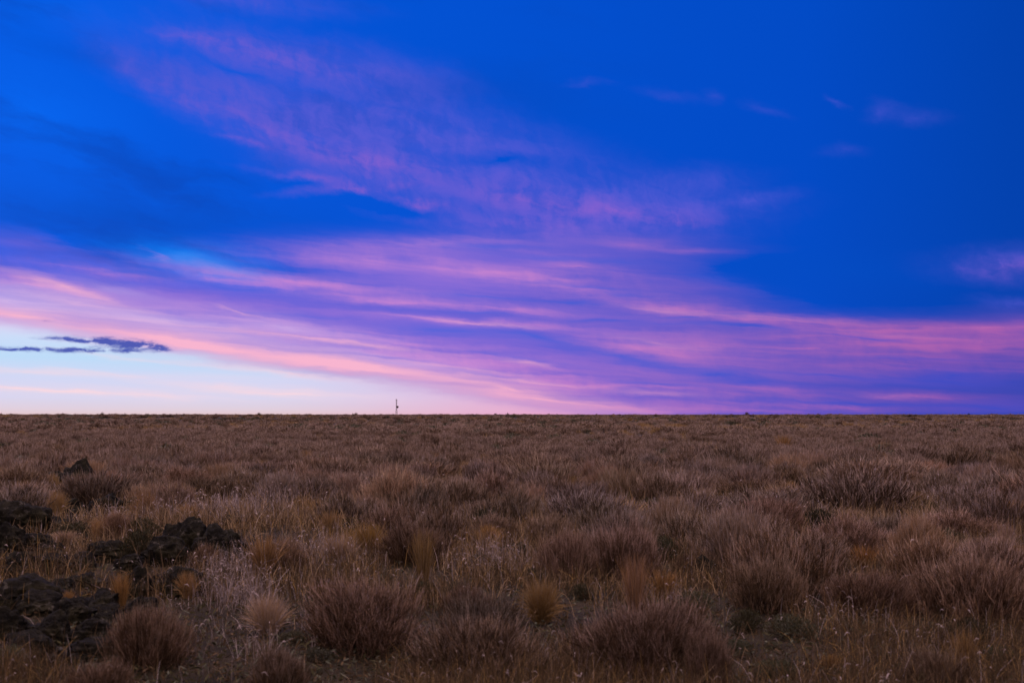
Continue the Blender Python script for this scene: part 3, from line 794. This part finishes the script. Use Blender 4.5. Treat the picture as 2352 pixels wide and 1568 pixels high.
rock(75, 140, 1240, 1280, 'small half buried stone between the left edge and the pinkish tuft', 16)
rock(150, 215, 1268, 1310, 'flat buried stone left of the middle outcrop', 17, .9, 8)
rock(1600, 1655, 1276, 1328, 'dark half hidden stone left of the rust-brown upright shrub', 18, .7, 8)
rock(140, 262, 1428, 1484, 'low dark ledge at the right foot of the lower left rubble', 21, .7, 10)
rock(-20, 130, 1455, 1530, 'dark block under the lower left rubble', 22, .7, 10)
rock(150, 330, 1462, 1520, 'half buried ledge at the bottom left beside the loose brown shrub', 23, .6, 10)
rock(60, 180, 1180, 1222, 'broken dark rock right of the big shaded block', 24, .7, 9)
rock(190, 300, 1240, 1290, 'low rough rock just left of the middle outcrop', 25, .7, 9)
rock(0, 70, 1268, 1325, 'jagged stone above the overhanging slab', 19)
for (x0, x1, a, b, lb, sd2) in ((60, 150, 1268, 1318, 'low rough rock right of the jagged stone, above the slab', 30), (150, 235, 1312, 1352, 'low cracked rock between the slab and the square dark rock', 31),
        (190, 270, 1352, 1402, 'dark rock under the square dark rock, beside the orange-gold tuft', 32), (-20, 50, 1118, 1152, 'low dark rock at the left edge above the big shaded block', 33),
        (110, 180, 1144, 1182, 'low rock between the small humped rock and the broken rock', 34), (280, 352, 1366, 1412, 'low dark rock in front of the flat dark rock', 35),
        (95, 165, 1328, 1368, 'dark rock at the right end of the overhanging slab', 36), (40, 110, 1222, 1262, 'dark rock right of the lichen-spotted edge rock', 37), (250, 330, 1272, 1312, 'flat dark rock below the low rough rock by the outcrop', 38)):
    rock(x0, x1, a, b, lb, sd2, .8, 9)
PEB = [rock_mesh('stone', 60 + i, 0.5, 0.42, 0.34, 8, sub=3) for i in range(4)]
for i in range(90):
    px, py = RNG.uniform(-20, 560), RNG.uniform(1120, 1540)
    X, Y = at(px, py)
    if px > 300 and py > 1320: continue
    s = RNG.uniform(0.08, 0.30)
    o = link('lava_stone', PEB[i % 4], None, (X, Y, gz(X, Y) + s * 0.05), RNG.uniform(0, TAU), (s, s, s * RNG.uniform(.6, 1.1)))
    tag(o, 'small loose lava stone scattered among the larger rocks on the left', 'stone', 'loose stones among the lava rocks')

# ------------------------------------------------------------------ the rest of the shrubs
AUTO = [bush_mesh('brushy_shrub', 500 + s, [M_WOOD, (M_PLUM, M_PLUM, M_RUST, M_PLUM, M_PLUM, M_RUST)[s], M_SEED, (M_PLUM2, M_PLUM2, M_RUST2, M_PLUM2, M_RUST, M_RUST2)[s], M_TIP], n_twig=4500, n_stem=520, n_main=16, tip=0.0050,
                  lump=.13, up=(1.2, 1.0, 1.5, 1.1, 1.7, 1.2)[s], seedy=.05, lobes=22) for s in range(6)]
FAR = [bush_mesh('far_shrub', 600 + s, [M_WOOD, (M_PLUM, M_PLUM, M_RUST, M_PLUM)[s], M_SEED, (M_PLUM2, M_PLUM2, M_RUST2, M_PLUM)[s], M_TIP], n_twig=900, n_stem=150, n_main=8, tip=0.012, lump=.13, up=1.2, seedy=.04, lobes=18) for s in range(4)]
FAR.append(mat_plant_mesh('far_sage', 620, n=420, R=0.5, H=0.5, leaf=0.05, mats=[M_OLIVE, M_SAGE]))
FAR.append(tussock_mesh('far_tussock', 630, [M_GOLD, M_STRAW], 260, H=0.5, spread=.9, w=0.014))
FAR.append(tussock_mesh('far_straw', 631, [M_STRAW, M_PALE, M_TAN], 260, H=0.5, spread=.8, w=0.014, base=.2))

cell = {}
def fits(x, y, r):
    c = (int(x // 2), int(y // 2))
    for i in (-1, 0, 1):
        for j in (-1, 0, 1):
            for (a, b, q) in cell.get((c[0] + i, c[1] + j), ()):
                if (a - x) ** 2 + (b - y) ** 2 < ((q + r) * 0.74) ** 2: return False
    return True
def take(x, y, r): cell.setdefault((int(x // 2), int(y // 2)), []).append((x, y, r))
for t in TAKEN: take(*t)

cand = []
tries = 0
half = 0.60
while tries < 30000:
    tries += 1
    y = 6.0 + 84.0 * math.sqrt(RNG.random())
    x = RNG.uniform(-half, half) * (y + 2)
    if x < -1.2 and x > -8.5 and y < 16 and x < -0.18 * y: continue      # the rocky ground stays open
    if y < 8.3 and 1.0 < x < 4.2: continue                                # the open grass bottom right
    if y < 12 and -2.6 < x < -.6: continue                                # pale grass left of centre
    if y < 16 and fbm(np.array([x / 2.2]), np.array([y / 2.2]), 31, 2)[0] > 0.62: continue
    r = (RNG.uniform(0.30, 0.62) if RNG.random() < .8 else RNG.uniform(.6, .85)) * (1.0 if y < 14 else 1.3)
    if not fits(x, y, r): continue
    take(x, y, r); cand.append((x, y, r))
cand.sort(key=lambda t: t[1])
near = cand[:255]; rest = cand[255:]

def where(x, y):
    s = x / y * F + 1176
    side = 'far left' if s < 500 else 'left of the lattice tower' if s < 905 else 'straight below the sky gap right of the tower' if s < 1250 else 'right of centre' if s < 1800 else 'far right'
    return side
def band(y):
    return 'in the near scrub' if y < 14 else 'in the middle distance' if y < 20 else 'in the crowded scrub toward the horizon'
MID_OBJ = []
for i, (x, y, r) in enumerate(near):
    k = int(RNG.integers(0, 6)); h = RNG.uniform(0.75, 1.25)
    o = link('brushy_shrub', AUTO[k], None, (x, y, gz(x, y) - 0.01), RNG.uniform(0, TAU), (2 * r / 0.95, 2 * r / 0.95, (0.36 + 0.30 * r) * h / 0.66 * 1.15))
    if i < 60 and len(MID_OBJ) < 4 and AUTO.index(o.data) == len(MID_OBJ): MID_OBJ.append(o)
    v = RNG.uniform(0.62, 1.12) * (0.72 + 0.28 * min(1.0, max(0.0, (y - 6.5) / 5.0))); wv = RNG.normal(0, 0.05)  # random tone, with vignette-like darkening painted into the nearest shrubs
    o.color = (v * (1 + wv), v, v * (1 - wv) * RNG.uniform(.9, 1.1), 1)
    size = 'small' if r < 0.40 else 'broad' if r > 0.55 else 'rounded'
    tone = 'dusky' if v < 0.78 else 'pale' if v > 0.98 else 'brown'
    hue = 'rust-brown' if k in (2, 5) else 'plum-brown'
    side = 'at the far left' if x / y < -0.30 else 'left of centre' if x / y < -0.08 else 'near the centre' if x / y < 0.12 else 'right of centre' if x / y < 0.32 else 'at the far right'
    tag(o, f'{size} {tone} {hue} twiggy shrub {band(y)} {side}'.replace('brown rust-brown', 'rust-brown').replace('brown plum-brown', 'plum-brown'), 'shrub', 'brushy shrubs filling the plain')

# dark leafy bushes in the gaps
tries = 0; nsg = 0
while tries < 9000 and nsg < 130:
    tries += 1
    y = 6.2 + 36.0 * RNG.random() ** 0.8; x = RNG.uniform(-half, half) * y
    r = RNG.uniform(.16, .42) if y > 9.5 else RNG.uniform(.10, .22)
    if y < 10 and -3.2 < x < -1.0: continue
    if not fits(x, y, r * .7): continue
    take(x, y, r * .7); nsg += 1
    o = link('sage_bush', SAGE[nsg % 2], None, (x, y, gz(x, y)), RNG.uniform(0, TAU), (2 * r, 2 * r, min(RNG.uniform(.18, .42), r * 1.2) / .5))
    v = RNG.uniform(.45, .85); o.color = (v, v * .95, v * .85, 1)
    side = 'at the far left' if x / y < -0.30 else 'left of centre' if x / y < -0.08 else 'near the centre' if x / y < 0.12 else 'right of centre' if x / y < 0.32 else 'at the far right'
    tag(o, f'dark olive leafy bush {band(y)} {side}', 'bush', 'dark leafy bushes in the gaps')

# bunchgrass between the shrubs, the nearest as things
gr = []
tries = 0
while tries < 6000 and len(gr) < 120:
    tries += 1
    y = 7.0 + 33.0 * math.sqrt(RNG.random()); x = RNG.uniform(-half, half) * y
    r = RNG.uniform(.14, .30)
    if x < -0.18 * y and y < 15: continue
    if not fits(x, y, r): continue
    take(x, y, r); gr.append((x, y, r))
for (x, y, r) in gr:
    k = int(RNG.choice([0, 1, 2, 2, 3])) if y > 11 else int(RNG.choice([2, 3, 3]))
    v = RNG.uniform(.7, 1.1)
    o = link('straw_tussock', TUS[k], None, (x, y, gz(x, y)), RNG.uniform(0, TAU), (2 * r / .8, 2 * r / .8, RNG.uniform(.28, .48) / .48))
    o.color = (v, v * RNG.uniform(.88, 1.0), v * RNG.uniform(.7, 1.0), 1)
    side = 'at the far left' if x / y < -0.30 else 'left of centre' if x / y < -0.08 else 'near the centre' if x / y < 0.12 else 'right of centre' if x / y < 0.32 else 'at the far right'
    kind = ('golden', 'golden', 'straw', 'tan')[k]
    tag(o, f'{kind} grass tuft {band(y)} {side}', 'grass tuft', 'small grass tufts between the shrubs')

# everything farther off: one mass of scrub
def scrub():
    P = []; S = []; I = []; Rz = []
    for (x, y, r) in rest:
        if fbm(np.array([x / 9.0]), np.array([y / 16.0]), 52, 3)[0] > .62: continue
        P.append((x, y)); S.append((2 * r / 1.08, 2 * r / 1.08, (0.36 + 0.30 * r) * RNG.uniform(.85, 1.35) / .66)); I.append(RNG.choice([7, 8, 9, 10, 7, 8, 9, 10, 4] if y < 70 else [0, 1, 2, 3, 0, 1, 2, 0, 4, 3]))
    # grass tufts amid the middle distance
    n = 2800
    y = 12 + 100 * np.sqrt(RNG.random(n)); x = RNG.uniform(-half, half, n) * (y + 2)
    for a, b in zip(x, y):
        if a < -0.18 * b and b < 15: continue
        P.append((a, b)); s = RNG.uniform(.5, 1.15); S.append((s, s, min(s, 1.0) * RNG.uniform(.6, 1.0))); I.append(RNG.choice([5, 6, 6, 6]))
    # the far plain, thinning with distance but filling the view
    n = 11500
    y = 85.0 * np.exp(RNG.random(n) * math.log(460 / 85.0)); x = RNG.uniform(-1.3, 1.3, n) * y
    for a, b in zip(x, y):
        s = RNG.uniform(.9, 2.3) * (1 + (b > 200) * (RNG.random() < .22) * RNG.uniform(.15, .85)); P.append((a, b)); S.append((s, s, min(s, 1.5) * RNG.uniform(.6, .95))); g = fbm(np.array([a / 16.0]), np.array([b / 34.0]), 51, 3)[0]; I.append(RNG.choice([6, 5, 6, 6, 5, 2] if g > .55 else [4, 0, 3, 4, 1, 3] if g < .41 else [0, 1, 2, 3, 0, 1, 3, 2, 4, 4, 6, 6]))
    # scrub beside the view, as dense as in it
    n = 5200
    y = 3.0 + 85 * np.sqrt(RNG.random(n)); x = RNG.uniform(half, 1.5, n) * (y + 2) * RNG.choice([-1, 1], n)
    for a, b in zip(x, y):
        s = RNG.uniform(.6, 1.5); P.append((a, b)); S.append((s, s, min(s, 1.0) * RNG.uniform(.6, 1.0))); I.append(RNG.choice([7, 8, 9, 10, 4, 5, 6, 6]))
    P = np.array(P); z = ground_z(P[:, 0], P[:, 1])
    me = bpy.data.meshes.new('scrub'); me.vertices.add(len(P))
    me.vertices.foreach_set('co', np.column_stack([P, z - 0.01]).astype(np.float32).ravel())
    a = me.attributes.new('scale', 'FLOAT_VECTOR', 'POINT'); a.data.foreach_set('vector', np.array(S, np.float32).ravel())
    a = me.attributes.new('kind_index', 'INT', 'POINT'); a.data.foreach_set('value', np.array(I, np.int32))
    a = me.attributes.new('turn', 'FLOAT', 'POINT'); a.data.foreach_set('value', RNG.uniform(0, TAU, len(P)).astype(np.float32))
    o = link('scrub', me)
    ng = bpy.data.node_groups.new('scrub', 'GeometryNodeTree')
    ng.interface.new_socket('Geometry', in_out='INPUT', socket_type='NodeSocketGeometry')
    ng.interface.new_socket('Geometry', in_out='OUTPUT', socket_type='NodeSocketGeometry')
    N = ng.nodes; L = ng.links
    gi = N.new('NodeGroupInput'); go = N.new('NodeGroupOutput')
    jj = N.new('GeometryNodeJoinGeometry')
    iop = N.new('GeometryNodeInstanceOnPoints')
    for src in reversed(FAR_OBJ):
        oi = N.new('GeometryNodeObjectInfo'); oi.inputs['Object'].default_value = src; oi.inputs['As Instance'].default_value = True
        L.new(oi.outputs['Geometry'], jj.inputs[0])
    def attr(nm, ty):
        q = N.new('GeometryNodeInputNamedAttribute'); q.data_type = ty; q.inputs['Name'].default_value = nm; return q.outputs[0]
    L.new(gi.outputs[0], iop.inputs['Points'])
    L.new(jj.outputs[0], iop.inputs['Instance'])
    iop.inputs['Pick Instance'].default_value = True
    L.new(attr('kind_index', 'INT'), iop.inputs['Instance Index'])
    cx = N.new('ShaderNodeCombineXYZ'); L.new(attr('turn', 'FLOAT'), cx.inputs[2])
    L.new(cx.outputs[0], iop.inputs['Rotation'])
    L.new(attr('scale', 'FLOAT_VECTOR'), iop.inputs['Scale'])
    L.new(iop.outputs[0], go.inputs[0])
    md = o.modifiers.new('scrub', 'NODES'); md.node_group = ng
    return tag(o, 'mass of dry brown scrub and straw grass running to the horizon', 'scrub', kind='stuff')

# seven plants of the farther scrub stand as objects; the mass repeats their meshes
FAR_OBJ = []
FAR_SPOTS = [(-5.2, 24.0, 'twiggy_shrub', 'shrub'), (3.1, 23.5, 'twiggy_shrub', 'shrub'), (9.5, 25.0, 'twiggy_shrub', 'shrub'), (-9.8, 26.0, 'twiggy_shrub', 'shrub'),
             (6.2, 26.5, 'sage_bush', 'bush'), (0.8, 25.5, 'grass_tussock', 'grass tuft'), (-2.4, 27.0, 'grass_tussock', 'grass tuft')]
FAR_LAB = ['dry twiggy shrub in the crowded scrub on the left, toward the horizon', 'dry twiggy shrub in the crowded scrub just right of centre', 'dry twiggy shrub in the crowded scrub on the right',
           'dry twiggy shrub in the crowded scrub at the far left', 'dark leafy bush in the crowded scrub right of centre', 'golden tuft in the crowded scrub at the centre', 'straw tuft in the crowded scrub left of centre']
for me, (x, y, nm, ct), lb in zip(FAR, FAR_SPOTS, FAR_LAB):
    o = link(nm, me, None, (x, y, gz(x, y)), 0.7, (.9, .9, .85))
    FAR_OBJ.append(tag(o, lb, ct, 'plants in the farther scrub'))
FAR_OBJ += MID_OBJ
scrub()

# bushes that break the line of the horizon
HB = [(235, 944, 250, 'dark bush poking above the horizon at the far left'), (595, 945, 300, 'flat bush on the skyline left of the lattice tower'), (815, 944, 270, 'rounded bush on the skyline, nearest to the left of the lattice tower'),
      (1138, 945, 300, 'low bush on the skyline just left of centre'), (1165, 946, 280, 'tiny bush on the skyline at the centre'), (1715, 943, 280, 'small upright bush on the skyline right of centre'),
      (1880, 946, 290, 'low bush on the skyline at the right'), (2225, 945, 300, 'low bush on the skyline at the far right')]
for i, (px, py, Y, lb) in enumerate(HB):
    X = (px - 1176) / F * Y; z = gz(X, Y)
    h = EYE + (HZ - py) / F * Y - z
    s = h / 0.72
    o = link('horizon_bush', FAR[(0, 1, 3, 4)[i % 4]], None, (X, Y, z), 1.3 * i, (s * RNG.uniform(.6, 1.1), s * .8, s))
    o.color = (.6, .55, .5, 1)
    tag(o, lb, 'bush', 'bushes on the skyline')

# ------------------------------------------------------------------ ground cover of dry grass
def ground_grass():
    rng = np.random.default_rng(77)
    r = Ribbons()
    mats = [M_STRAW, M_TAN, M_GOLD, M_PALE, M_OLIVE, M_DIM]
    def patch(x, y):
        p = np.zeros(len(x))
        for (px, py, rad, a) in PALE:
            X, Y = at(px, py)
            p = np.maximum(p, a * np.exp(-((x - X) / rad) ** 2 - ((y - Y) / (rad * 1.4)) ** 2))
        return p
    PALE = [(330, 1118, .9, 1.0), (430, 1190, .9, 1.0), (540, 1190, .8, 1.0), (620, 1178, .7, 1.0), (530, 1330, .35, 1.0), (545, 1400, .35, .9), (600, 1480, .5, .7), (470, 1420, .35, .8),
            (730, 1300, .5, .6), (1000, 1230, .5, .4), (1130, 1300, .4, .5), (1590, 1400, .3, .3), (1950, 1420, .25, .35), (1640, 1200, .5, .6),
            (1930, 1050, 1.6, .5), (1700, 1050, 1.6, .5), (900, 1060, 1.5, .5), (150, 1040, 2.0, .5), (2130, 1520, .2, .2), (700, 1120, 1.0, .6), (1480, 1060, 1.6, .4)]
    # clumps spread evenly over what is seen, so thinner with distance
    n = 56000
    inv = 1 / 70.0 + (1 / 5.0 - 1 / 70.0) * rng.random(n) ** 1.35; y = 1 / inv
    x = rng.uniform(-0.62, 0.62, n) * y
    n2 = 22000; y2 = 1 / (1 / 70.0 + (1 / 4.0 - 1 / 70.0) * rng.random(n2) ** 1.35); x2 = rng.uniform(.62, 1.4, n2) * y2 * rng.choice([-1, 1], n2)
    x = np.concatenate([x, x2]); y = np.concatenate([y, y2]); n += n2
    pale = patch(x, y)
    dens = fbm(x / 1.5, y / 1.5, 41, 3)
    rocky = np.exp(-(((x + 3.9) / 1.7) ** 2 + ((y - 9.0) / 4.0) ** 2))
    keep = rng.random(n) < np.clip(0.10 + 4.0 * (dens - 0.43) + pale * 1.0 - rocky * 0.85, 0.03, 1.0)
    open_ = np.clip((x - 0.6) / 0.8, 0, 1) * np.clip((9.6 - y) / 1.5, 0, 1) + 0.0
    keep &= rng.random(n) > 0.66 * np.clip(open_, 0, 1)
    x, y, pale, dens = x[keep], y[keep], pale[keep], dens[keep]
    z = ground_z(x, y)
    nb = 9
    N = len(x) * nb
    rep = lambda a: np.repeat(a, nb)
    X, Y, Z, PA, DE = rep(x), rep(y), rep(z), rep(pale), rep(dens)
    sp = rep(rng.uniform(0.03, 0.12, len(x)))
    B = np.stack([X + rng.normal(0, 1, N) * sp, Y + rng.normal(0, 1, N) * sp, Z - 0.01], 1)
    H = rep(rng.uniform(0.08, 0.26, len(x)) * (1 + np.clip((y - 8) / 12, 0, 0.5))) * rng.uniform(0.6, 1.2, N) * (0.65 + 0.7 * np.clip(DE, 0, 1)) * (1 + 0.35 * PA)
    ph = rng.uniform(0, TAU, N); lean = np.abs(rng.normal(0, 0.42, N))
    o = np.stack([np.cos(ph), np.sin(ph), np.zeros(N)], 1)
    up = np.array([0, 0, 1.0])
    def pt(t):
        a = lean * (0.5 + 0.8 * t)
        return B + o * (H * t * np.sin(a))[:, None] + up * (H * t * np.cos(a))[:, None]
    w = np.maximum(0.0030, 0.00048 * Y)
    u = rng.random(N)
    far_ = np.clip((Y - 7) / 9, 0, 1)  # near blades get the darker tones, foreground dimness put into colour
    a0 = 0.03 + 0.39 * far_; a1 = a0 + 0.16 + 0.12 * far_
    mi = np.where(rng.random(N) < PA * 0.7, 3, np.where(u < a0, 0, np.where(u < a1, 1, np.where(u < a1 + .07, 2, np.where(u < a1 + 0.10, 3, np.where(u < a1 + .16, 4, 5))))))
    r.add([pt(0.0), pt(0.55), pt(1.0)], [w, w * 0.8, w * 0.3], rng, mi)
    # drooping seed heads, mostly in the pale patches
    k = rng.random(N) < (0.018 + 0.34 * PA) * np.where(Y < 8, .6, 1.0)
    T = pt(1.0)[k]; oo = o[k]; m = len(T)
    dl = rng.uniform(0.015, 0.045, m)[:, None]; wk = (w[k] * 1.9)
    r.add([T, T + oo * dl * 0.6 + up * dl * 0.15, T + oo * dl * 1.1 - up * dl * 0.5], [wk * 0.4, wk, wk * 0.3], rng, 3)
    o_ = link('dry_grass', r.mesh('dry_grass', mats))
    return tag(o_, 'thin dry grass and pale seed stalks covering the ground', 'grass', kind='stuff')
ground_grass()

def litter():
    """Low broken herbs and dead leaves on the soil."""
    rng = np.random.default_rng(78)
    r = Ribbons()
    n = 42000
    y = 1 / rng.uniform(1 / 26.0, 1 / 5.0, n); x = rng.uniform(-0.62, 0.62, n) * y
    z = ground_z(x, y)
    P = np.stack([x, y, z + rng.uniform(0.005, 0.05, n)], 1)
    d = norm(rng.normal(0, 1, (n, 3)) * np.array([1, 1, .8])) * (rng.uniform(0.010, 0.030, n))[:, None]
    w = rng.uniform(0.006, 0.018, n)
    mi = rng.choice([0, 0, 0, 1, 1, 1, 2, 2], n)
    r.add([P - d, P, P + d], [w * .4, w, w * .3], rng, mi)
    o_ = link('leaf_litter', r.mesh('leaf_litter', [M_OLIVE, M_DIM, M_SAGE, M_PALE]))
    return tag(o_, 'dead leaves and low herbs on the dark soil', 'litter', kind='stuff')
litter()

# ------------------------------------------------------------------ lattice tower on the horizon
def tower():
    Y = 1200.0
    s = Y / F
    X = (910.5 - 1176) * s
    z0 = gz(X, Y)
    top = EYE + (951 - 916.5) * s
    H = top - z0
    mt, nt, b = new_mat('weathered_steel'); b.inputs['Base Color'].default_value = (0.16, 0.10, 0.09, 1); b.inputs['Roughness'].default_value = 0.6
    md, nt2, b2 = new_mat('dish_paint'); b2.inputs['Base Color'].default_value = (0.06, 0.035, 0.035, 1); b2.inputs['Roughness'].default_value = 0.7
    root = link('lattice_tower', None, None, (X, Y, z0))
    tag(root, 'thin lattice radio tower with one round dish, alone on the horizon', 'tower')
    def bar(vs, fs, p, q, r):
        p = Vector(p); q = Vector(q); d = (q - p).normalized()
        a = d.orthogonal().normalized(); c = d.cross(a)
        n0 = len(vs)
        for e in (p, q):
            for k in range(5):
                t = TAU * k / 5
                vs.append(tuple(e + (a * math.cos(t) + c * math.sin(t)) * r))
        for k in range(5):
            fs.append((n0 + k, n0 + (k + 1) % 5, n0 + 5 + (k + 1) % 5, n0 + 5 + k))
    def half_w(z):
        return (1.25 - 0.75 * min(1.0, z / (H * 0.5))) if z < H * 0.5 else 0.50
    def corner(k, z):
        t = TAU * k / 3 + 0.35
        return (half_w(z) * 1.15 * math.cos(t), half_w(z) * 1.15 * math.sin(t), z)
    for k in range(3):
        vs = []; fs = []
        zs = [-0.2, H * .5, H]
        for a, c in zip(zs[:-1], zs[1:]): bar(vs, fs, corner(k, a), corner(k, c), 0.17)
        me = bpy.data.meshes.new('leg'); me.from_pydata(vs, [], fs); me.materials.append(mt)
        link('leg', me, root)
    vs = []; fs = []
    n = 13
    for i in range(n):
        za, zb = H * i / n, H * (i + 1) / n
        for k in range(3):
            bar(vs, fs, corner(k, za), corner((k + 1) % 3, zb), 0.055)
            bar(vs, fs, corner(k, zb), corner((k + 1) % 3, zb), 0.055)
    me = bpy.data.meshes.new('bracing'); me.from_pydata(vs, [], fs); me.materials.append(mt); link('bracing', me, root)
    # dish: a shallow drum with a domed face, facing the viewer's right
    zc = EYE + (951 - 934.3) * s - z0
    R = 1.45; vs = []; fs = []
    prof = [(0.0, -0.75), (0.7, -0.62), (1.2, -0.35), (R, 0.0), (R, 0.35), (1.2, 0.55), (0.7, 0.68), (0.0, 0.72)]
    m = 24
    for (rr, yy) in prof:
        for k in range(m):
            t = TAU * k / m
            vs.append((rr * math.cos(t), -yy, rr * math.sin(t)))
    for i in range(len(prof) - 1):
        for k in range(m):
            fs.append((i * m + k, i * m + (k + 1) % m, (i + 1) * m + (k + 1) % m, (i + 1) * m + k))
    me = bpy.data.meshes.new('dish'); me.from_pydata(vs, [], fs); me.materials.append(md)
    d = link('dish_antenna', me, root, (1.35, -1.1, zc), 0.55)
    vs = []; fs = []; bar(vs, fs, (0.2, -0.2, zc), (1.3, -0.75, zc), 0.16)
    me = bpy.data.meshes.new('dish_mount'); me.from_pydata(vs, [], fs); me.materials.append(mt); link('dish_mount', me, root)
    # panel aerials by the top
    for (dx, dz, hh) in ((0.75, -1.6, 2.6), (-0.35, -0.2, 1.6)):
        vs = []; fs = []
        bar(vs, fs, (dx, -0.5, H + dz - hh / 2), (dx, -0.5, H + dz + hh / 2), 0.26)
        bar(vs, fs, (dx * .4, -0.2, H + dz - hh / 2 + .2), (dx, -0.5, H + dz - hh / 2 + .2), 0.07)
        me = bpy.data.meshes.new('panel_aerial'); me.from_pydata(vs, [], fs); me.materials.append(mt); link('panel_aerial', me, root)
tower()
